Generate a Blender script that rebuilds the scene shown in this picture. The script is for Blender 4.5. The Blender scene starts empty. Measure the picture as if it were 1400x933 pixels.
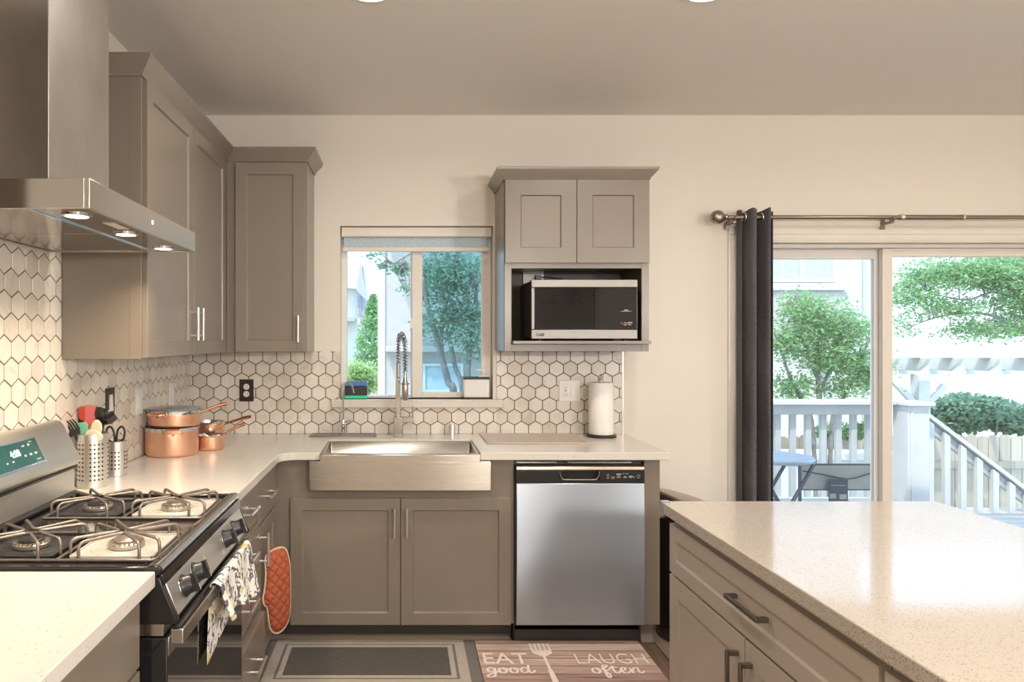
import bpy, bmesh, math, random
from mathutils import Vector, Matrix
random.seed(7)
PI = math.pi
sc = bpy.context.scene
COL = sc.collection

# ------------------------------------------------------------------ camera
CAMZ = 1.444
F = 960.0
cd = bpy.data.cameras.new('camera')
cd.sensor_width = 36.0
cd.lens = F / 1400 * 36
cd.shift_x = (700 - 549) / 1400
cd.shift_y = -3.5 / 1400
cd.clip_start = 0.02
cd.clip_end = 300
cam = bpy.data.objects.new('camera', cd)
COL.objects.link(cam)
cam.location = (0, 0, CAMZ)
cam.rotation_euler = (PI / 2, 0, 0)
sc.camera = cam

# ------------------------------------------------------------------ view, sky, sun
sc.view_settings.view_transform = 'Standard'
sc.view_settings.look = 'None'
sc.view_settings.exposure = 0.95
sc.view_settings.gamma = 1.0
sc.view_settings.use_curve_mapping = False

SKY_STRENGTH = 2.0
SUN_STRENGTH = 2.3
CAN_POWER = 4.5
FILL_POWER = 80.0
world = bpy.data.worlds.new('sky')
sc.world = world
world.use_nodes = True
wn = world.node_tree
bg = wn.nodes['Background']
bg.inputs['Color'].default_value = (0.58, 0.76, 1.0, 1)
bg.inputs['Strength'].default_value = SKY_STRENGTH

sd = bpy.data.lights.new('sun', 'SUN')
sd.energy = SUN_STRENGTH
sd.angle = math.radians(0.8)
sd.color = (1.0, 0.93, 0.82)
sun = bpy.data.objects.new('sun', sd)
COL.objects.link(sun)
sun.rotation_euler = Vector((-0.42, -0.55, 1.25)).to_track_quat('Z', 'Y').to_euler()
sun.location = (0, -2, 12)

def area(name, loc, size, power, color, rot=(0, 0, 0), shape='DISK', spread=PI, size_y=None):
    l = bpy.data.lights.new(name, 'AREA')
    l.shape = shape
    l.size = size
    if size_y: l.size_y = size_y
    l.energy = power
    l.color = color
    l.spread = spread
    o = bpy.data.objects.new(name, l)
    COL.objects.link(o)
    o.location = loc
    o.rotation_euler = rot
    return o

# ------------------------------------------------------------------ helpers
def at(x, y, d):
    """world point that the photo shows at pixel x, y and distance d"""
    return Vector(((x - 549) * d / F, d, CAMZ - (y - 463) * d / F))

def tag(o, label=None, cat=None, group=None, kind=None):
    if label: o['label'] = label
    if cat: o['category'] = cat
    if group: o['group'] = group
    if kind: o['kind'] = kind
    return o

def thing(name, label, cat, loc=(0, 0, 0), rotz=0, group=None):
    o = bpy.data.objects.new(name, None)
    o.empty_display_size = 0.05
    COL.objects.link(o)
    o.location = loc
    o.rotation_euler = (0, 0, rotz)
    return tag(o, label, cat, group)

def wloc(o):
    v = Vector((0, 0, 0))
    while o is not None:
        v = v + o.location
        o = o.parent
    return v

class MB:
    def __init__(self): self.bm = bmesh.new()
    def face(self, vs):
        vv = [self.bm.verts.new(v) for v in vs]
        try: self.bm.faces.new(vv)
        except ValueError: pass
        return vv
    def box(self, x0, x1, y0, y1, z0, z1, fr=None):
        P = [(x0, y0, z0), (x1, y0, z0), (x1, y1, z0), (x0, y1, z0), (x0, y0, z1), (x1, y0, z1), (x1, y1, z1), (x0, y1, z1)]
        if fr: P = [fr(*p) for p in P]
        v = [self.bm.verts.new(p) for p in P]
        for q in ((0, 3, 2, 1), (4, 5, 6, 7), (0, 1, 5, 4), (1, 2, 6, 5), (2, 3, 7, 6), (3, 0, 4, 7)):
            self.bm.faces.new([v[i] for i in q])
        return self
    def prism(self, poly, t0, t1, fn):
        """poly of 2D points, extruded; fn(a, b, t) -> world"""
        n = len(poly)
        A = [self.bm.verts.new(fn(a, b, t0)) for a, b in poly]
        B = [self.bm.verts.new(fn(a, b, t1)) for a, b in poly]
        self.bm.faces.new(A[::-1]); self.bm.faces.new(B)
        for i in range(n):
            j = (i + 1) % n
            self.bm.faces.new([A[i], A[j], B[j], B[i]])
        return self
    def tube(self, pts, r, seg=10, caps=True, closed=False):
        pts = [Vector(p) for p in pts]
        n = len(pts)
        rs = r if isinstance(r, (list, tuple)) else [r] * n
        rings = []
        up = None
        for i in range(n):
            if closed: t = pts[(i + 1) % n] - pts[i - 1]
            else: t = pts[min(i + 1, n - 1)] - pts[max(i - 1, 0)]
            if t.length < 1e-9: t = Vector((0, 0, 1))
            t.normalize()
            if up is None:
                up = Vector((0, 0, 1)) if abs(t.z) < 0.9 else Vector((1, 0, 0))
            u = t.cross(up)
            if u.length < 1e-6: u = t.orthogonal()
            u.normalize(); w = u.cross(t).normalized(); up = w
            rings.append([self.bm.verts.new(pts[i] + (u * math.cos(2 * PI * k / seg) + w * math.sin(2 * PI * k / seg)) * rs[i]) for k in range(seg)])
        m = n if closed else n - 1
        for i in range(m):
            a, b = rings[i], rings[(i + 1) % n]
            for k in range(seg):
                self.bm.faces.new([a[k], a[(k + 1) % seg], b[(k + 1) % seg], b[k]])
        if caps and not closed:
            self.bm.faces.new(rings[0][::-1]); self.bm.faces.new(rings[-1])
        return self
    def cyl(self, p0, p1, r, seg=24): return self.tube([p0, p1], r, seg)
    def lathe(self, prof, c=(0, 0, 0), seg=40, ang=2 * PI, axis='z'):
        """prof: (r, z) list"""
        c = Vector(c); rings = []
        for r, z in prof:
            ring = []
            if r < 1e-6:
                ring = [self.bm.verts.new(c + self._ax(0, 0, z, axis))]
            else:
                for k in range(seg):
                    a = ang * k / seg
                    ring.append(self.bm.verts.new(c + self._ax(r * math.cos(a), r * math.sin(a), z, axis)))
            rings.append(ring)
        for i in range(len(rings) - 1):
            a, b = rings[i], rings[i + 1]
            for k in range(seg):
                k2 = (k + 1) % seg
                if len(a) == 1 and len(b) == 1: continue
                if len(a) == 1: self.bm.faces.new([a[0], b[k2], b[k]])
                elif len(b) == 1: self.bm.faces.new([a[k], a[k2], b[0]])
                else: self.bm.faces.new([a[k], a[k2], b[k2], b[k]])
        return self
    def _ax(self, x, y, z, axis):
        if axis == 'z': return Vector((x, y, z))
        if axis == 'x': return Vector((z, x, y))
        return Vector((x, z, y))
    def ellipsoid(self, c, rx, ry, rz, seg=18, rings=10, fn=None):
        prof = [(math.sin(PI * i / rings), -math.cos(PI * i / rings)) for i in range(rings + 1)]
        prof[0] = (0, -1); prof[-1] = (0, 1)
        s = len(self.bm.verts)
        self.lathe(prof, (0, 0, 0), seg)
        self.bm.verts.ensure_lookup_table()
        for v in list(self.bm.verts)[s:]:
            p = Vector((v.co.x * rx, v.co.y * ry, v.co.z * rz))
            if fn: p = fn(p)
            v.co = p + Vector(c)
        return self
    def xform(self, M):
        bmesh.ops.transform(self.bm, matrix=M, verts=self.bm.verts)
        return self
    def build(self, name, mat, parent=None, local=False, bevel=0, smooth=35, seg=2, solid=0, recalc=True, subsurf=0):
        bm = self.bm
        if recalc: bmesh.ops.recalc_face_normals(bm, faces=bm.faces)
        me = bpy.data.meshes.new(name)
        if parent is not None:
            if not local:
                off = wloc(parent)
                bmesh.ops.translate(bm, vec=-off, verts=bm.verts)
            loc = (0, 0, 0)
        elif not local:
            xs = [v.co for v in bm.verts]
            lo = Vector([min(v[i] for v in xs) for i in range(3)]); hi = Vector([max(v[i] for v in xs) for i in range(3)])
            loc = Vector(((lo.x + hi.x) / 2, (lo.y + hi.y) / 2, lo.z))
            bmesh.ops.translate(bm, vec=-loc, verts=bm.verts)
        else: loc = (0, 0, 0)
        bm.to_mesh(me); bm.free()
        if smooth:
            for p in me.polygons: p.use_smooth = True
            me.set_sharp_from_angle(angle=math.radians(smooth))
        me.materials.append(mat)
        o = bpy.data.objects.new(name, me)
        COL.objects.link(o)
        o.location = loc
        if parent is not None: o.parent = parent
        if solid:
            m = o.modifiers.new('solid', 'SOLIDIFY'); m.thickness = solid; m.offset = 0
        if bevel:
            m = o.modifiers.new('bevel', 'BEVEL'); m.width = bevel; m.segments = seg; m.limit_method = 'ANGLE'; m.angle_limit = math.radians(40)
            m.harden_normals = False
        if subsurf:
            m = o.modifiers.new('sub', 'SUBSURF'); m.levels = subsurf; m.render_levels = subsurf
        return o

def frame(o, u, v, n):
    o, u, v, n = Vector(o), Vector(u), Vector(v), Vector(n)
    return lambda a, b, c: o + u * a + v * b + n * c

def copy_tree(o, parent=None):
    c = o.copy(); COL.objects.link(c); c.parent = parent
    for ch in list(o.children): copy_tree(ch, c)
    return c

def struct(o): o['kind'] = 'structure'; return o

def catmull(P, n=8, closed=False):
    P = [Vector(p) for p in P]
    out = []
    N = len(P)
    rng = range(N) if closed else range(N - 1)
    for i in rng:
        p0 = P[(i - 1) % N] if (closed or i > 0) else P[0]
        p1 = P[i]; p2 = P[(i + 1) % N]
        p3 = P[(i + 2) % N] if (closed or i + 2 < N) else P[-1]
        for k in range(n):
            t = k / n
            out.append(0.5 * ((2 * p1) + (p2 - p0) * t + (2 * p0 - 5 * p1 + 4 * p2 - p3) * t * t + (3 * p1 - p0 - 3 * p2 + p3) * t ** 3))
    if not closed: out.append(P[-1])
    return out

def rounded(P, r, n=5):
    """round the inner corners of a polyline"""
    P = [Vector(p) for p in P]
    out = [P[0]]
    for i in range(1, len(P) - 1):
        a = (P[i - 1] - P[i]); b = (P[i + 1] - P[i])
        rr = min(r, a.length * .45, b.length * .45)
        A = P[i] + a.normalized() * rr; B = P[i] + b.normalized() * rr
        for k in range(n + 1):
            t = k / n
            out.append(A * (1 - t) ** 2 + P[i] * 2 * t * (1 - t) + B * t * t)
    out.append(P[-1])
    return out

# ------------------------------------------------------------------ materials
def frame_box(m, x0, x1, y0, y1, z0, z1, l, r, b, t):
    m.box(x0, x0 + l, y0, y1, z0, z1); m.box(x1 - r, x1, y0, y1, z0, z1)
    if b: m.box(x0 + l, x1 - r, y0, y1, z0, z0 + b)
    if t: m.box(x0 + l, x1 - r, y0, y1, z1 - t, z1)
class NT:
    def __init__(self, name):
        self.m = bpy.data.materials.new(name); self.m.use_nodes = True
        self.t = self.m.node_tree; self.b = self.t.nodes['Principled BSDF']
    def n(self, typ, **kw):
        nd = self.t.nodes.new(typ)
        for k, v in kw.items(): setattr(nd, k, v)
        return nd
    def l(self, a, b): self.t.links.new(a, b)
    def set(self, **kw):
        for k, v in kw.items():
            s = self.b.inputs[k.replace('_', ' ')]
            s.default_value = v if not (isinstance(v, tuple) and len(v) == 3 and s.type == 'RGBA') else (*v, 1)
        return self
    def coord(self, scale=(1, 1, 1), kind='Object'):
        tc = self.n('ShaderNodeTexCoord'); mp = self.n('ShaderNodeMapping')
        mp.inputs['Scale'].default_value = scale
        self.l(tc.outputs[kind], mp.inputs['Vector'])
        return mp.outputs['Vector']
    def world(self, scale=(1, 1, 1)):
        g = self.n('ShaderNodeNewGeometry'); mp = self.n('ShaderNodeMapping')
        mp.inputs['Scale'].default_value = scale
        self.l(g.outputs['Position'], mp.inputs['Vector'])
        return mp.outputs['Vector']
    def noise(self, vec, scale=5, detail=3, rough=.5, dist=0):
        nd = self.n('ShaderNodeTexNoise'); nd.inputs['Scale'].default_value = scale
        nd.inputs['Detail'].default_value = detail; nd.inputs['Roughness'].default_value = rough
        nd.inputs['Distortion'].default_value = dist
        self.l(vec, nd.inputs['Vector']); return nd.outputs['Fac']
    def ramp(self, fac, stops, interp='LINEAR'):
        r = self.n('ShaderNodeValToRGB'); r.color_ramp.interpolation = interp
        e = r.color_ramp.elements
        while len(e) < len(stops): e.new(.5)
        for i, (p, c) in enumerate(stops):
            e[i].position = p; e[i].color = (*c, 1) if len(c) == 3 else c
        self.l(fac, r.inputs['Fac']); return r.outputs['Color']
    def mix(self, fac, a, b, mode='MIX'):
        m = self.n('ShaderNodeMix', data_type='RGBA', blend_type=mode)
        for s, v in ((m.inputs[0], fac), (m.inputs[6], a), (m.inputs[7], b)):
            if hasattr(v, 'is_linked'): self.l(v, s)
            elif isinstance(v, tuple): s.default_value = (*v, 1) if len(v) == 3 else v
            else: s.default_value = v
        return m.outputs[2]
    def math(self, op, a, b=0.0):
        m = self.n('ShaderNodeMath', operation=op)
        for s, v in ((m.inputs[0], a), (m.inputs[1], b)):
            if hasattr(v, 'is_linked'): self.l(v, s)
            else: s.default_value = v
        return m.outputs[0]
    def bump(self, h, strength=.2, dist=.002):
        b = self.n('ShaderNodeBump'); b.inputs['Strength'].default_value = strength; b.inputs['Distance'].default_value = dist
        self.l(h, b.inputs['Height']); self.l(b.outputs['Normal'], self.b.inputs['Normal'])
    def base(self, c): self.l(c, self.b.inputs['Base Color'])
    def rough(self, c): self.l(c, self.b.inputs['Roughness'])

def plain(name, col, rough=.5, metal=0, vary=.06, nscale=12, bump=0, bscale=60, **kw):
    t = NT(name); t.set(Roughness=rough, Metallic=metal, **kw)
    v = t.coord()
    f = t.noise(v, nscale, 3)
    a = tuple(max(0, c * (1 - vary)) for c in col); b = tuple(min(1, c * (1 + vary)) for c in col)
    t.base(t.ramp(f, [(.3, a), (.7, b)]))
    if bump: t.bump(t.noise(v, bscale, 4), bump, .002)
    return t.m

def brushed(name, col, rough=.3, tangent=(1, 0, 0), aniso=.75, streak=(2, 200, 200), vary=.08):
    t = NT(name); t.set(Metallic=1.0, Roughness=rough, Anisotropic=aniso)
    c = t.n('ShaderNodeCombineXYZ')
    for i in range(3): c.inputs[i].default_value = tangent[i]
    t.l(c.outputs[0], t.b.inputs['Tangent'])
    v = t.world(streak)
    f = t.noise(v, 1.0, 4, .6)
    a = tuple(x * (1 - vary) for x in col); b = tuple(min(1, x * (1 + vary)) for x in col)
    t.base(t.ramp(f, [(.3, a), (.7, b)]))
    r = t.math('MULTIPLY_ADD', f, .04); t.t.nodes[-1].inputs[2].default_value = rough - .02
    t.rough(r)
    return t.m

M = {}
def wallpaint(name, col, b=.25):
    t = NT(name); t.set(Roughness=.62)
    v = t.world(); t.base(t.ramp(t.noise(v, 1.3, 3), [(.3, tuple(c * .98 for c in col)), (.7, col)]))
    t.bump(t.noise(v, 38, 4, .6), b, .003); return t.m
M['wall'] = wallpaint('warm white wall paint', (.78, .725, .645))
M['ceil'] = wallpaint('ceiling paint', (.82, .785, .74))
M['trim'] = plain('painted trim', (.76, .71, .64), .4, vary=.02)
M['vinyl'] = plain('window vinyl', (.78, .76, .74), .35, vary=.02)
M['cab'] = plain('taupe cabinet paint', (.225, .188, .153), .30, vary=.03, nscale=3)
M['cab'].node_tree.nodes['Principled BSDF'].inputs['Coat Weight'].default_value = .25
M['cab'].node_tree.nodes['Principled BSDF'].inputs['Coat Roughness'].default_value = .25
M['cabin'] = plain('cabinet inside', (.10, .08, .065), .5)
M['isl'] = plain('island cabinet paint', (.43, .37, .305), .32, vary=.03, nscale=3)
M['toe'] = plain('toe kick', (.05, .043, .038), .5)
M['steel_x'] = brushed('brushed steel along x', (.52, .485, .445), .27, (.12, .10, 1), .85, (1.5, 200, 260), .04)
M['steel_dw_tint'] = brushed('dishwasher steel with painted blue reflection', (.50, .56, .64), .42, (.12, .10, 1), .92, (1.0, 120, 160), .02)  # blue reflection put into the base colour of the whole door
M['steel_y'] = brushed('brushed steel along y', (.62, .585, .54), .26, (.12, .10, 1), .7, (200, 1.5, 260), .04)
M['steel_z'] = brushed('brushed steel upright', (.56, .535, .50), .36, (.12, .10, 1), .3, (9, 9, 7), .07)
M['steel_dark'] = brushed('dark brushed steel', (.36, .31, .27), .3, (.12, .10, 1), .5, (1.5, 200, 260), .04)
M['filter'] = plain('hood underside steel', (.42, .37, .32), .12, 1.0, vary=.05)
M['nickel'] = plain('brushed nickel', (.84, .82, .79), .32, 1.0)
M['ink'] = plain('matte black print', (.012, .012, .012), .9, Specular_IOR_Level=.1)
M['steel_mw'] = plain('satin microwave steel', (.23, .215, .20), .42, 1.0, vary=.03)
M['mwglass'] = plain('dark microwave glass', (.010, .010, .011), .06, vary=.1, Specular_IOR_Level=.35)
M['crock'] = brushed('brushed crock steel', (.78, .76, .72), .36, (.12, .10, 1), .4, (9, 9, 7), .04)
M['guard'] = brushed('brushed backguard steel', (.72, .70, .66), .46, (.12, .10, 1), .3, (60, 1.5, 160), .03)
M['faucet'] = plain('faucet nickel', (.50, .47, .435), .27, 1.0)
M['chrome'] = plain('chrome', (.75, .76, .78), .08, 1.0, vary=.02)
M['bronze'] = plain('dark pewter pull', (.26, .23, .20), .3, 1.0)
M['blackglass'] = plain('black glass', (.012, .012, .013), .05, vary=.1, Coat_Weight=.5)
M['blackgloss'] = plain('black enamel', (.018, .016, .015), .12, vary=.1)
M['blackplastic'] = plain('black plastic', (.02, .02, .021), .28)
M['blacksatin'] = plain('black satin metal', (.03, .03, .032), .4)
M['grate'] = plain('grate iron', (.26, .225, .195), .36, .75, vary=.15, nscale=40)
M['liner'] = plain('white burner liner', (.58, .55, .50), .3, .1, vary=.06, nscale=30)
M['burner'] = plain('burner aluminium', (.50, .45, .40), .35, .9)
M['copper'] = plain('copper', (.88, .52, .35), .30, .9, vary=.08, nscale=6)
M['copperdark'] = plain('copper handle', (.55, .24, .13), .25, .9)
M['white'] = plain('white plastic', (.80, .78, .75), .35, vary=.02)
M['paper'] = plain('kitchen paper', (.86, .84, .81), .9, vary=.02, bump=.5, bscale=120)
M['bronzeplate'] = plain('dark bronze plate', (.045, .035, .03), .35, .4)
M['mitt'] = None
M['display'] = plain('display glass', (.015, .075, .06), .08, vary=.3, nscale=3, Coat_Weight=.5)
t = NT('display digits'); t.set(Base_Color=(.6, .7, .7), Emission_Color=(.75, .95, 1.0), Emission_Strength=1.4); M['digit'] = t.m
M['icon'] = plain('printed white marks', (.62, .62, .62), .5)
M['redicon'] = plain('printed red marks', (.6, .1, .08), .5)

# quartz
def quartz(name, base, speck, rough, dens=.10, sc_=260):
    t = NT(name); t.set(Roughness=rough, Specular_IOR_Level=.42)
    v = t.world()
    vo = t.n('ShaderNodeTexVoronoi'); vo.inputs['Scale'].default_value = sc_; t.l(v, vo.inputs['Vector'])
    sep = t.n('ShaderNodeSeparateColor'); t.l(vo.outputs['Color'], sep.inputs[0])
    keep = t.math('LESS_THAN', sep.outputs[0], dens)
    near = t.math('LESS_THAN', vo.outputs['Distance'], .34)
    mk = t.math('MULTIPLY', keep, near)
    cl = t.ramp(t.noise(v, 6, 4), [(.35, tuple(c * .965 for c in base)), (.65, base)])
    tint = t.ramp(sep.outputs[1], [(0, speck), (1, tuple(min(1, c * 2.4) for c in speck))])
    t.base(t.mix(t.math('MULTIPLY', mk, .8), cl, tint))
    return t.m
M['quartz'] = quartz('cream quartz worktop', (.69, .655, .60), (.30, .22, .15), .20, .05, 170)
M['quartz2'] = quartz('speckled island quartz', (.50, .445, .385), (.17, .11, .07), .10, .34, 260)

# tiles
t = NT('marble hexagon tile'); t.set(Roughness=.24)
g = t.n('ShaderNodeNewGeometry')
v = t.world()
nz = t.noise(v, 9, 5, .6, 1.2)
c1 = t.ramp(nz, [(.33, (.68, .61, .53)), (.46, (.77, .72, .65)), (.7, (.79, .745, .675))])
c2 = t.ramp(g.outputs['Random Per Island'], [(0, (.82, .79, .76)), (.5, (.95, .94, .93)), (1, (1, 1, 1))])
t.base(t.mix(1.0, c1, c2, 'MULTIPLY'))
M['tile'] = t.m
M['grout'] = plain('tan grout', (.16, .115, .07), .9)

# wood floor
def planks(name, cols, plank_w, plank_l, along_y=True, groove=.004):
    t = NT(name); t.set(Roughness=.35)
    g = t.n('ShaderNodeNewGeometry'); s = t.n('ShaderNodeSeparateXYZ'); t.l(g.outputs['Position'], s.inputs[0])
    cb = t.n('ShaderNodeCombineXYZ')
    a, b = (s.outputs[1], s.outputs[0]) if along_y else (s.outputs[0], s.outputs[1])
    t.l(a, cb.inputs[0]); t.l(b, cb.inputs[1])
    br = t.n('ShaderNodeTexBrick'); t.l(cb.outputs[0], br.inputs['Vector'])
    br.inputs['Scale'].default_value = 1; br.inputs['Brick Width'].default_value = plank_l; br.inputs['Row Height'].default_value = plank_w
    br.inputs['Mortar Size'].default_value = groove; br.inputs['Mortar Smooth'].default_value = .3; br.inputs['Bias'].default_value = 0
    br.inputs['Color1'].default_value = (0, 0, 0, 1); br.inputs['Color2'].default_value = (1, 1, 1, 1); br.inputs['Mortar'].default_value = (.5, .5, .5, 1)
    mp = t.n('ShaderNodeMapping'); mp.inputs['Scale'].default_value = (2.2, 34, 1); t.l(cb.outputs[0], mp.inputs['Vector'])
    gr = t.noise(mp.outputs[0], 1.6, 6, .62, .6)
    f = t.mix(.33, gr, br.outputs['Color'])
    wood = t.ramp(f, [(.25, cols[0]), (.48, cols[1]), (.7, cols[2])])
    t.base(t.mix(br.outputs['Fac'], wood, tuple(c * .35 for c in cols[0])))
    t.bump(t.math('SUBTRACT', gr, br.outputs['Fac']), .25, .002)
    return t.m
M['floor'] = planks('wood plank floor', ((.10, .065, .045), (.20, .14, .105), (.34, .26, .205)), .15, 1.2)
M['matwood'] = planks('printed plank mat', ((.27, .16, .13), (.55, .38, .33), (.74, .59, .53)), .075, 40, False, .0025)
M['matink'] = plain('cream print', (.88, .79, .68), .7)

def weave(name, c1, c2, scale=220, rough=.95):
    t = NT(name); t.set(Roughness=rough)
    v = t.world()
    ch = t.n('ShaderNodeTexChecker'); ch.inputs['Scale'].default_value = scale; t.l(v, ch.inputs['Vector'])
    ch.inputs['Color1'].default_value = (*c1, 1); ch.inputs['Color2'].default_value = (*c2, 1)
    n_ = t.noise(v, 90, 3)
    t.base(t.mix(.45, ch.outputs['Color'], t.ramp(n_, [(.3, c1), (.7, c2)])))
    t.bump(n_, .4, .002)
    return t.m
M['rugdark'] = weave('charcoal rug weave', (.075, .065, .06), (.13, .115, .10))
M['rugmid'] = weave('grey rug weave', (.14, .125, .115), (.22, .20, .185))
M['ruglight'] = weave('sand rug weave', (.36, .32, .265), (.54, .48, .41), 150)
M['curtain'] = weave('charcoal curtain cloth', (.060, .057, .064), (.135, .127, .135), 420)
M['board'] = plain('rose grey board', (.52, .43, .37), .35, vary=.06)
M['greytray'] = plain('grey tray', (.26, .23, .23), .35, .3)

def glassmat(name, tint=(1, 1, 1), gl=.05, rough=0.0):
    m = bpy.data.materials.new(name); m.use_nodes = True; nt = m.node_tree
    nt.nodes.clear()
    out = nt.nodes.new('ShaderNodeOutputMaterial'); mx = nt.nodes.new('ShaderNodeMixShader')
    tr = nt.nodes.new('ShaderNodeBsdfTransparent'); gs = nt.nodes.new('ShaderNodeBsdfGlossy')
    tr.inputs[0].default_value = (*tint, 1); gs.inputs['Roughness'].default_value = rough
    fr = nt.nodes.new('ShaderNodeFresnel'); fr.inputs[0].default_value = 1.35
    nt.links.new(fr.outputs[0], mx.inputs[0]); nt.links.new(tr.outputs[0], mx.inputs[1]); nt.links.new(gs.outputs[0], mx.inputs[2])
    nt.links.new(mx.outputs[0], out.inputs[0])
    return m
M['glass'] = glassmat('window glass', (.97, .99, 1.0))
M['screen'] = glassmat('insect screen glass', (.74, .88, .92))
M['greenliquid'] = plain('green soap', (.03, .62, .36), .1, Coat_Weight=.5)
M['bluesponge'] = plain('blue sponge', (.12, .22, .62), .9, bump=.5)
M['clearplastic'] = plain('clear plastic guard', (.62, .66, .74), .1, Transmission_Weight=.6)
t = NT('shade fabric'); t.set(Roughness=.9, Transmission_Weight=.0); t.base(t.ramp(t.noise(t.world(), 160, 2), [(.35, (.36, .47, .55)), (.65, (.60, .70, .76))])); M['shade'] = t.m
# outside
M['leaf'] = None
def leafmat(name, a, b):
    t = NT(name); t.set(Roughness=.55)
    g = t.n('ShaderNodeNewGeometry')
    t.base(t.ramp(g.outputs['Random Per Island'], [(0, a), (1, b)]))
    tr = t.n('ShaderNodeBsdfTranslucent'); tr.inputs[0].default_value = (*b, 1)
    mx = t.n('ShaderNodeMixShader'); mx.inputs[0].default_value = .4
    out = t.t.nodes['Material Output']
    t.l(t.b.outputs[0], mx.inputs[1]); t.l(tr.outputs[0], mx.inputs[2]); t.l(mx.outputs[0], out.inputs[0])
    return t.m
M['leafg'] = leafmat('fresh green leaves', (.09, .25, .10), (.30, .50, .22))
M['leafb'] = leafmat('blue green leaves', (.08, .21, .15), (.25, .42, .30))
M['leafy'] = leafmat('yellow green leaves', (.20, .38, .12), (.50, .66, .30))
M['bark'] = plain('pale bark', (.22, .20, .19), .9, vary=.2, bump=.6)
M['stucco'] = plain('beige stucco', (.43, .40, .37), .9, vary=.04, bump=.6, bscale=25)
M['whitestucco'] = plain('white stucco', (.62, .61, .60), .9, vary=.03, bump=.5, bscale=20)
M['lav'] = plain('lavender siding', (.36, .36, .44), .8, vary=.04)
M['roof'] = plain('grey roof', (.36, .34, .40), .9, vary=.2)
M['whitewood'] = plain('white painted wood', (.60, .60, .59), .6, vary=.05, nscale=5)
M['shadewood'] = plain('white deck rail with painted shade', (.44, .47, .48), .6, vary=.06, nscale=5)  # white railing paint, its grey-blue shade put into the colour
M['fence'] = planks('weathered pale fence', ((.30, .24, .18), (.44, .37, .30), (.54, .48, .42)), 4, 4, True, 0)
M['deck'] = planks('grey deck boards', ((.30, .27, .25), (.42, .39, .36), (.55, .52, .49)), .14, 3.0, False, .006)
M['grass'] = plain('garden ground', (.28, .34, .18), 1, vary=.3, nscale=2)
M['outglass'] = plain('neighbour window glass', (.42, .48, .52), .25, vary=.1)
M['bluetable'] = plain('pale blue table top', (.36, .43, .54), .25)
M['greymetal'] = plain('slate tube', (.10, .12, .15), .35, .5)
M['sling'] = plain('grey sling cloth', (.35, .38, .38), .8)

# ------------------------------------------------------------------ room shell
WX, BY, CZ = -1.18, 3.90, 2.685          # left wall, back wall, ceiling
RX, RY = 5.3, -3.3
WN = (-.341, .508, 1.107, 2.0695)         # kitchen window opening
DR = (1.885, 3.66, 0.0, 1.975)            # patio door opening
WT = .17
m = MB()
m.box(WX - .15, RX + .15, RY - .15, BY + WT, -.12, 0)
struct(m.build('floor', M['floor'], smooth=0))
m = MB()
m.box(WX - .15, RX + .15, RY - .15, BY + WT, CZ, CZ + .12)
struct(m.build('ceiling', M['ceil'], smooth=0))
m = MB()
def wall_holes(m, x0, x1, y0, y1, z0, z1, holes):
    xs = x0
    for (a, b, c, d) in holes:
        m.box(xs, a, y0, y1, z0, z1)
        if c > z0: m.box(a, b, y0, y1, z0, c)
        if d < z1: m.box(a, b, y0, y1, d, z1)
        xs = b
    m.box(xs, x1, y0, y1, z0, z1)
wall_holes(m, WX, RX, BY, BY + WT, 0, CZ, [WN, DR])
struct(m.build('wall_back', M['wall'], smooth=0))
m = MB(); m.box(WX - .15, WX, RY, BY + WT, 0, CZ); struct(m.build('wall_left', M['wall'], smooth=0))
m = MB(); m.box(RX, RX + .15, RY, BY + WT, 0, CZ); struct(m.build('wall_right', M['wall'], smooth=0))
m = MB(); wall_holes(m, WX - .15, RX + .15, RY - .15, RY, 0, CZ, [(1.8, 3.9, .12, 1.5)]); struct(m.build('wall_front', M['wall'], smooth=0))
for wi, (wa, wb) in enumerate(((1.8, 3.9),)):  # unseen rear window, added for daylight and reflections in the steel
    m = MB()
    frame_box(m, wa, wb, RY - .1, RY - .04, .12, 1.5, .06, .06, .06, .06); m.box((wa + wb) / 2 - .03, (wa + wb) / 2 + .03, RY - .1, RY - .04, .18, 1.44)
    w3 = struct(m.build('window_%d' % (wi + 2), M['vinyl'], smooth=0))
    m = MB(); m.box(wa + .04, wb - .04, RY - .073, RY - .067, .16, 1.46); m.build('pane', M['glass'], w3, smooth=0)
# unseen eave of the roof outside, added to block the sun
m = MB(); m.box(WX - .6, RX + .6, RY - .6, 4.62, CZ + .13, CZ + .22); struct(m.build('trim_6', M['whitewood'], smooth=0))

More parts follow.
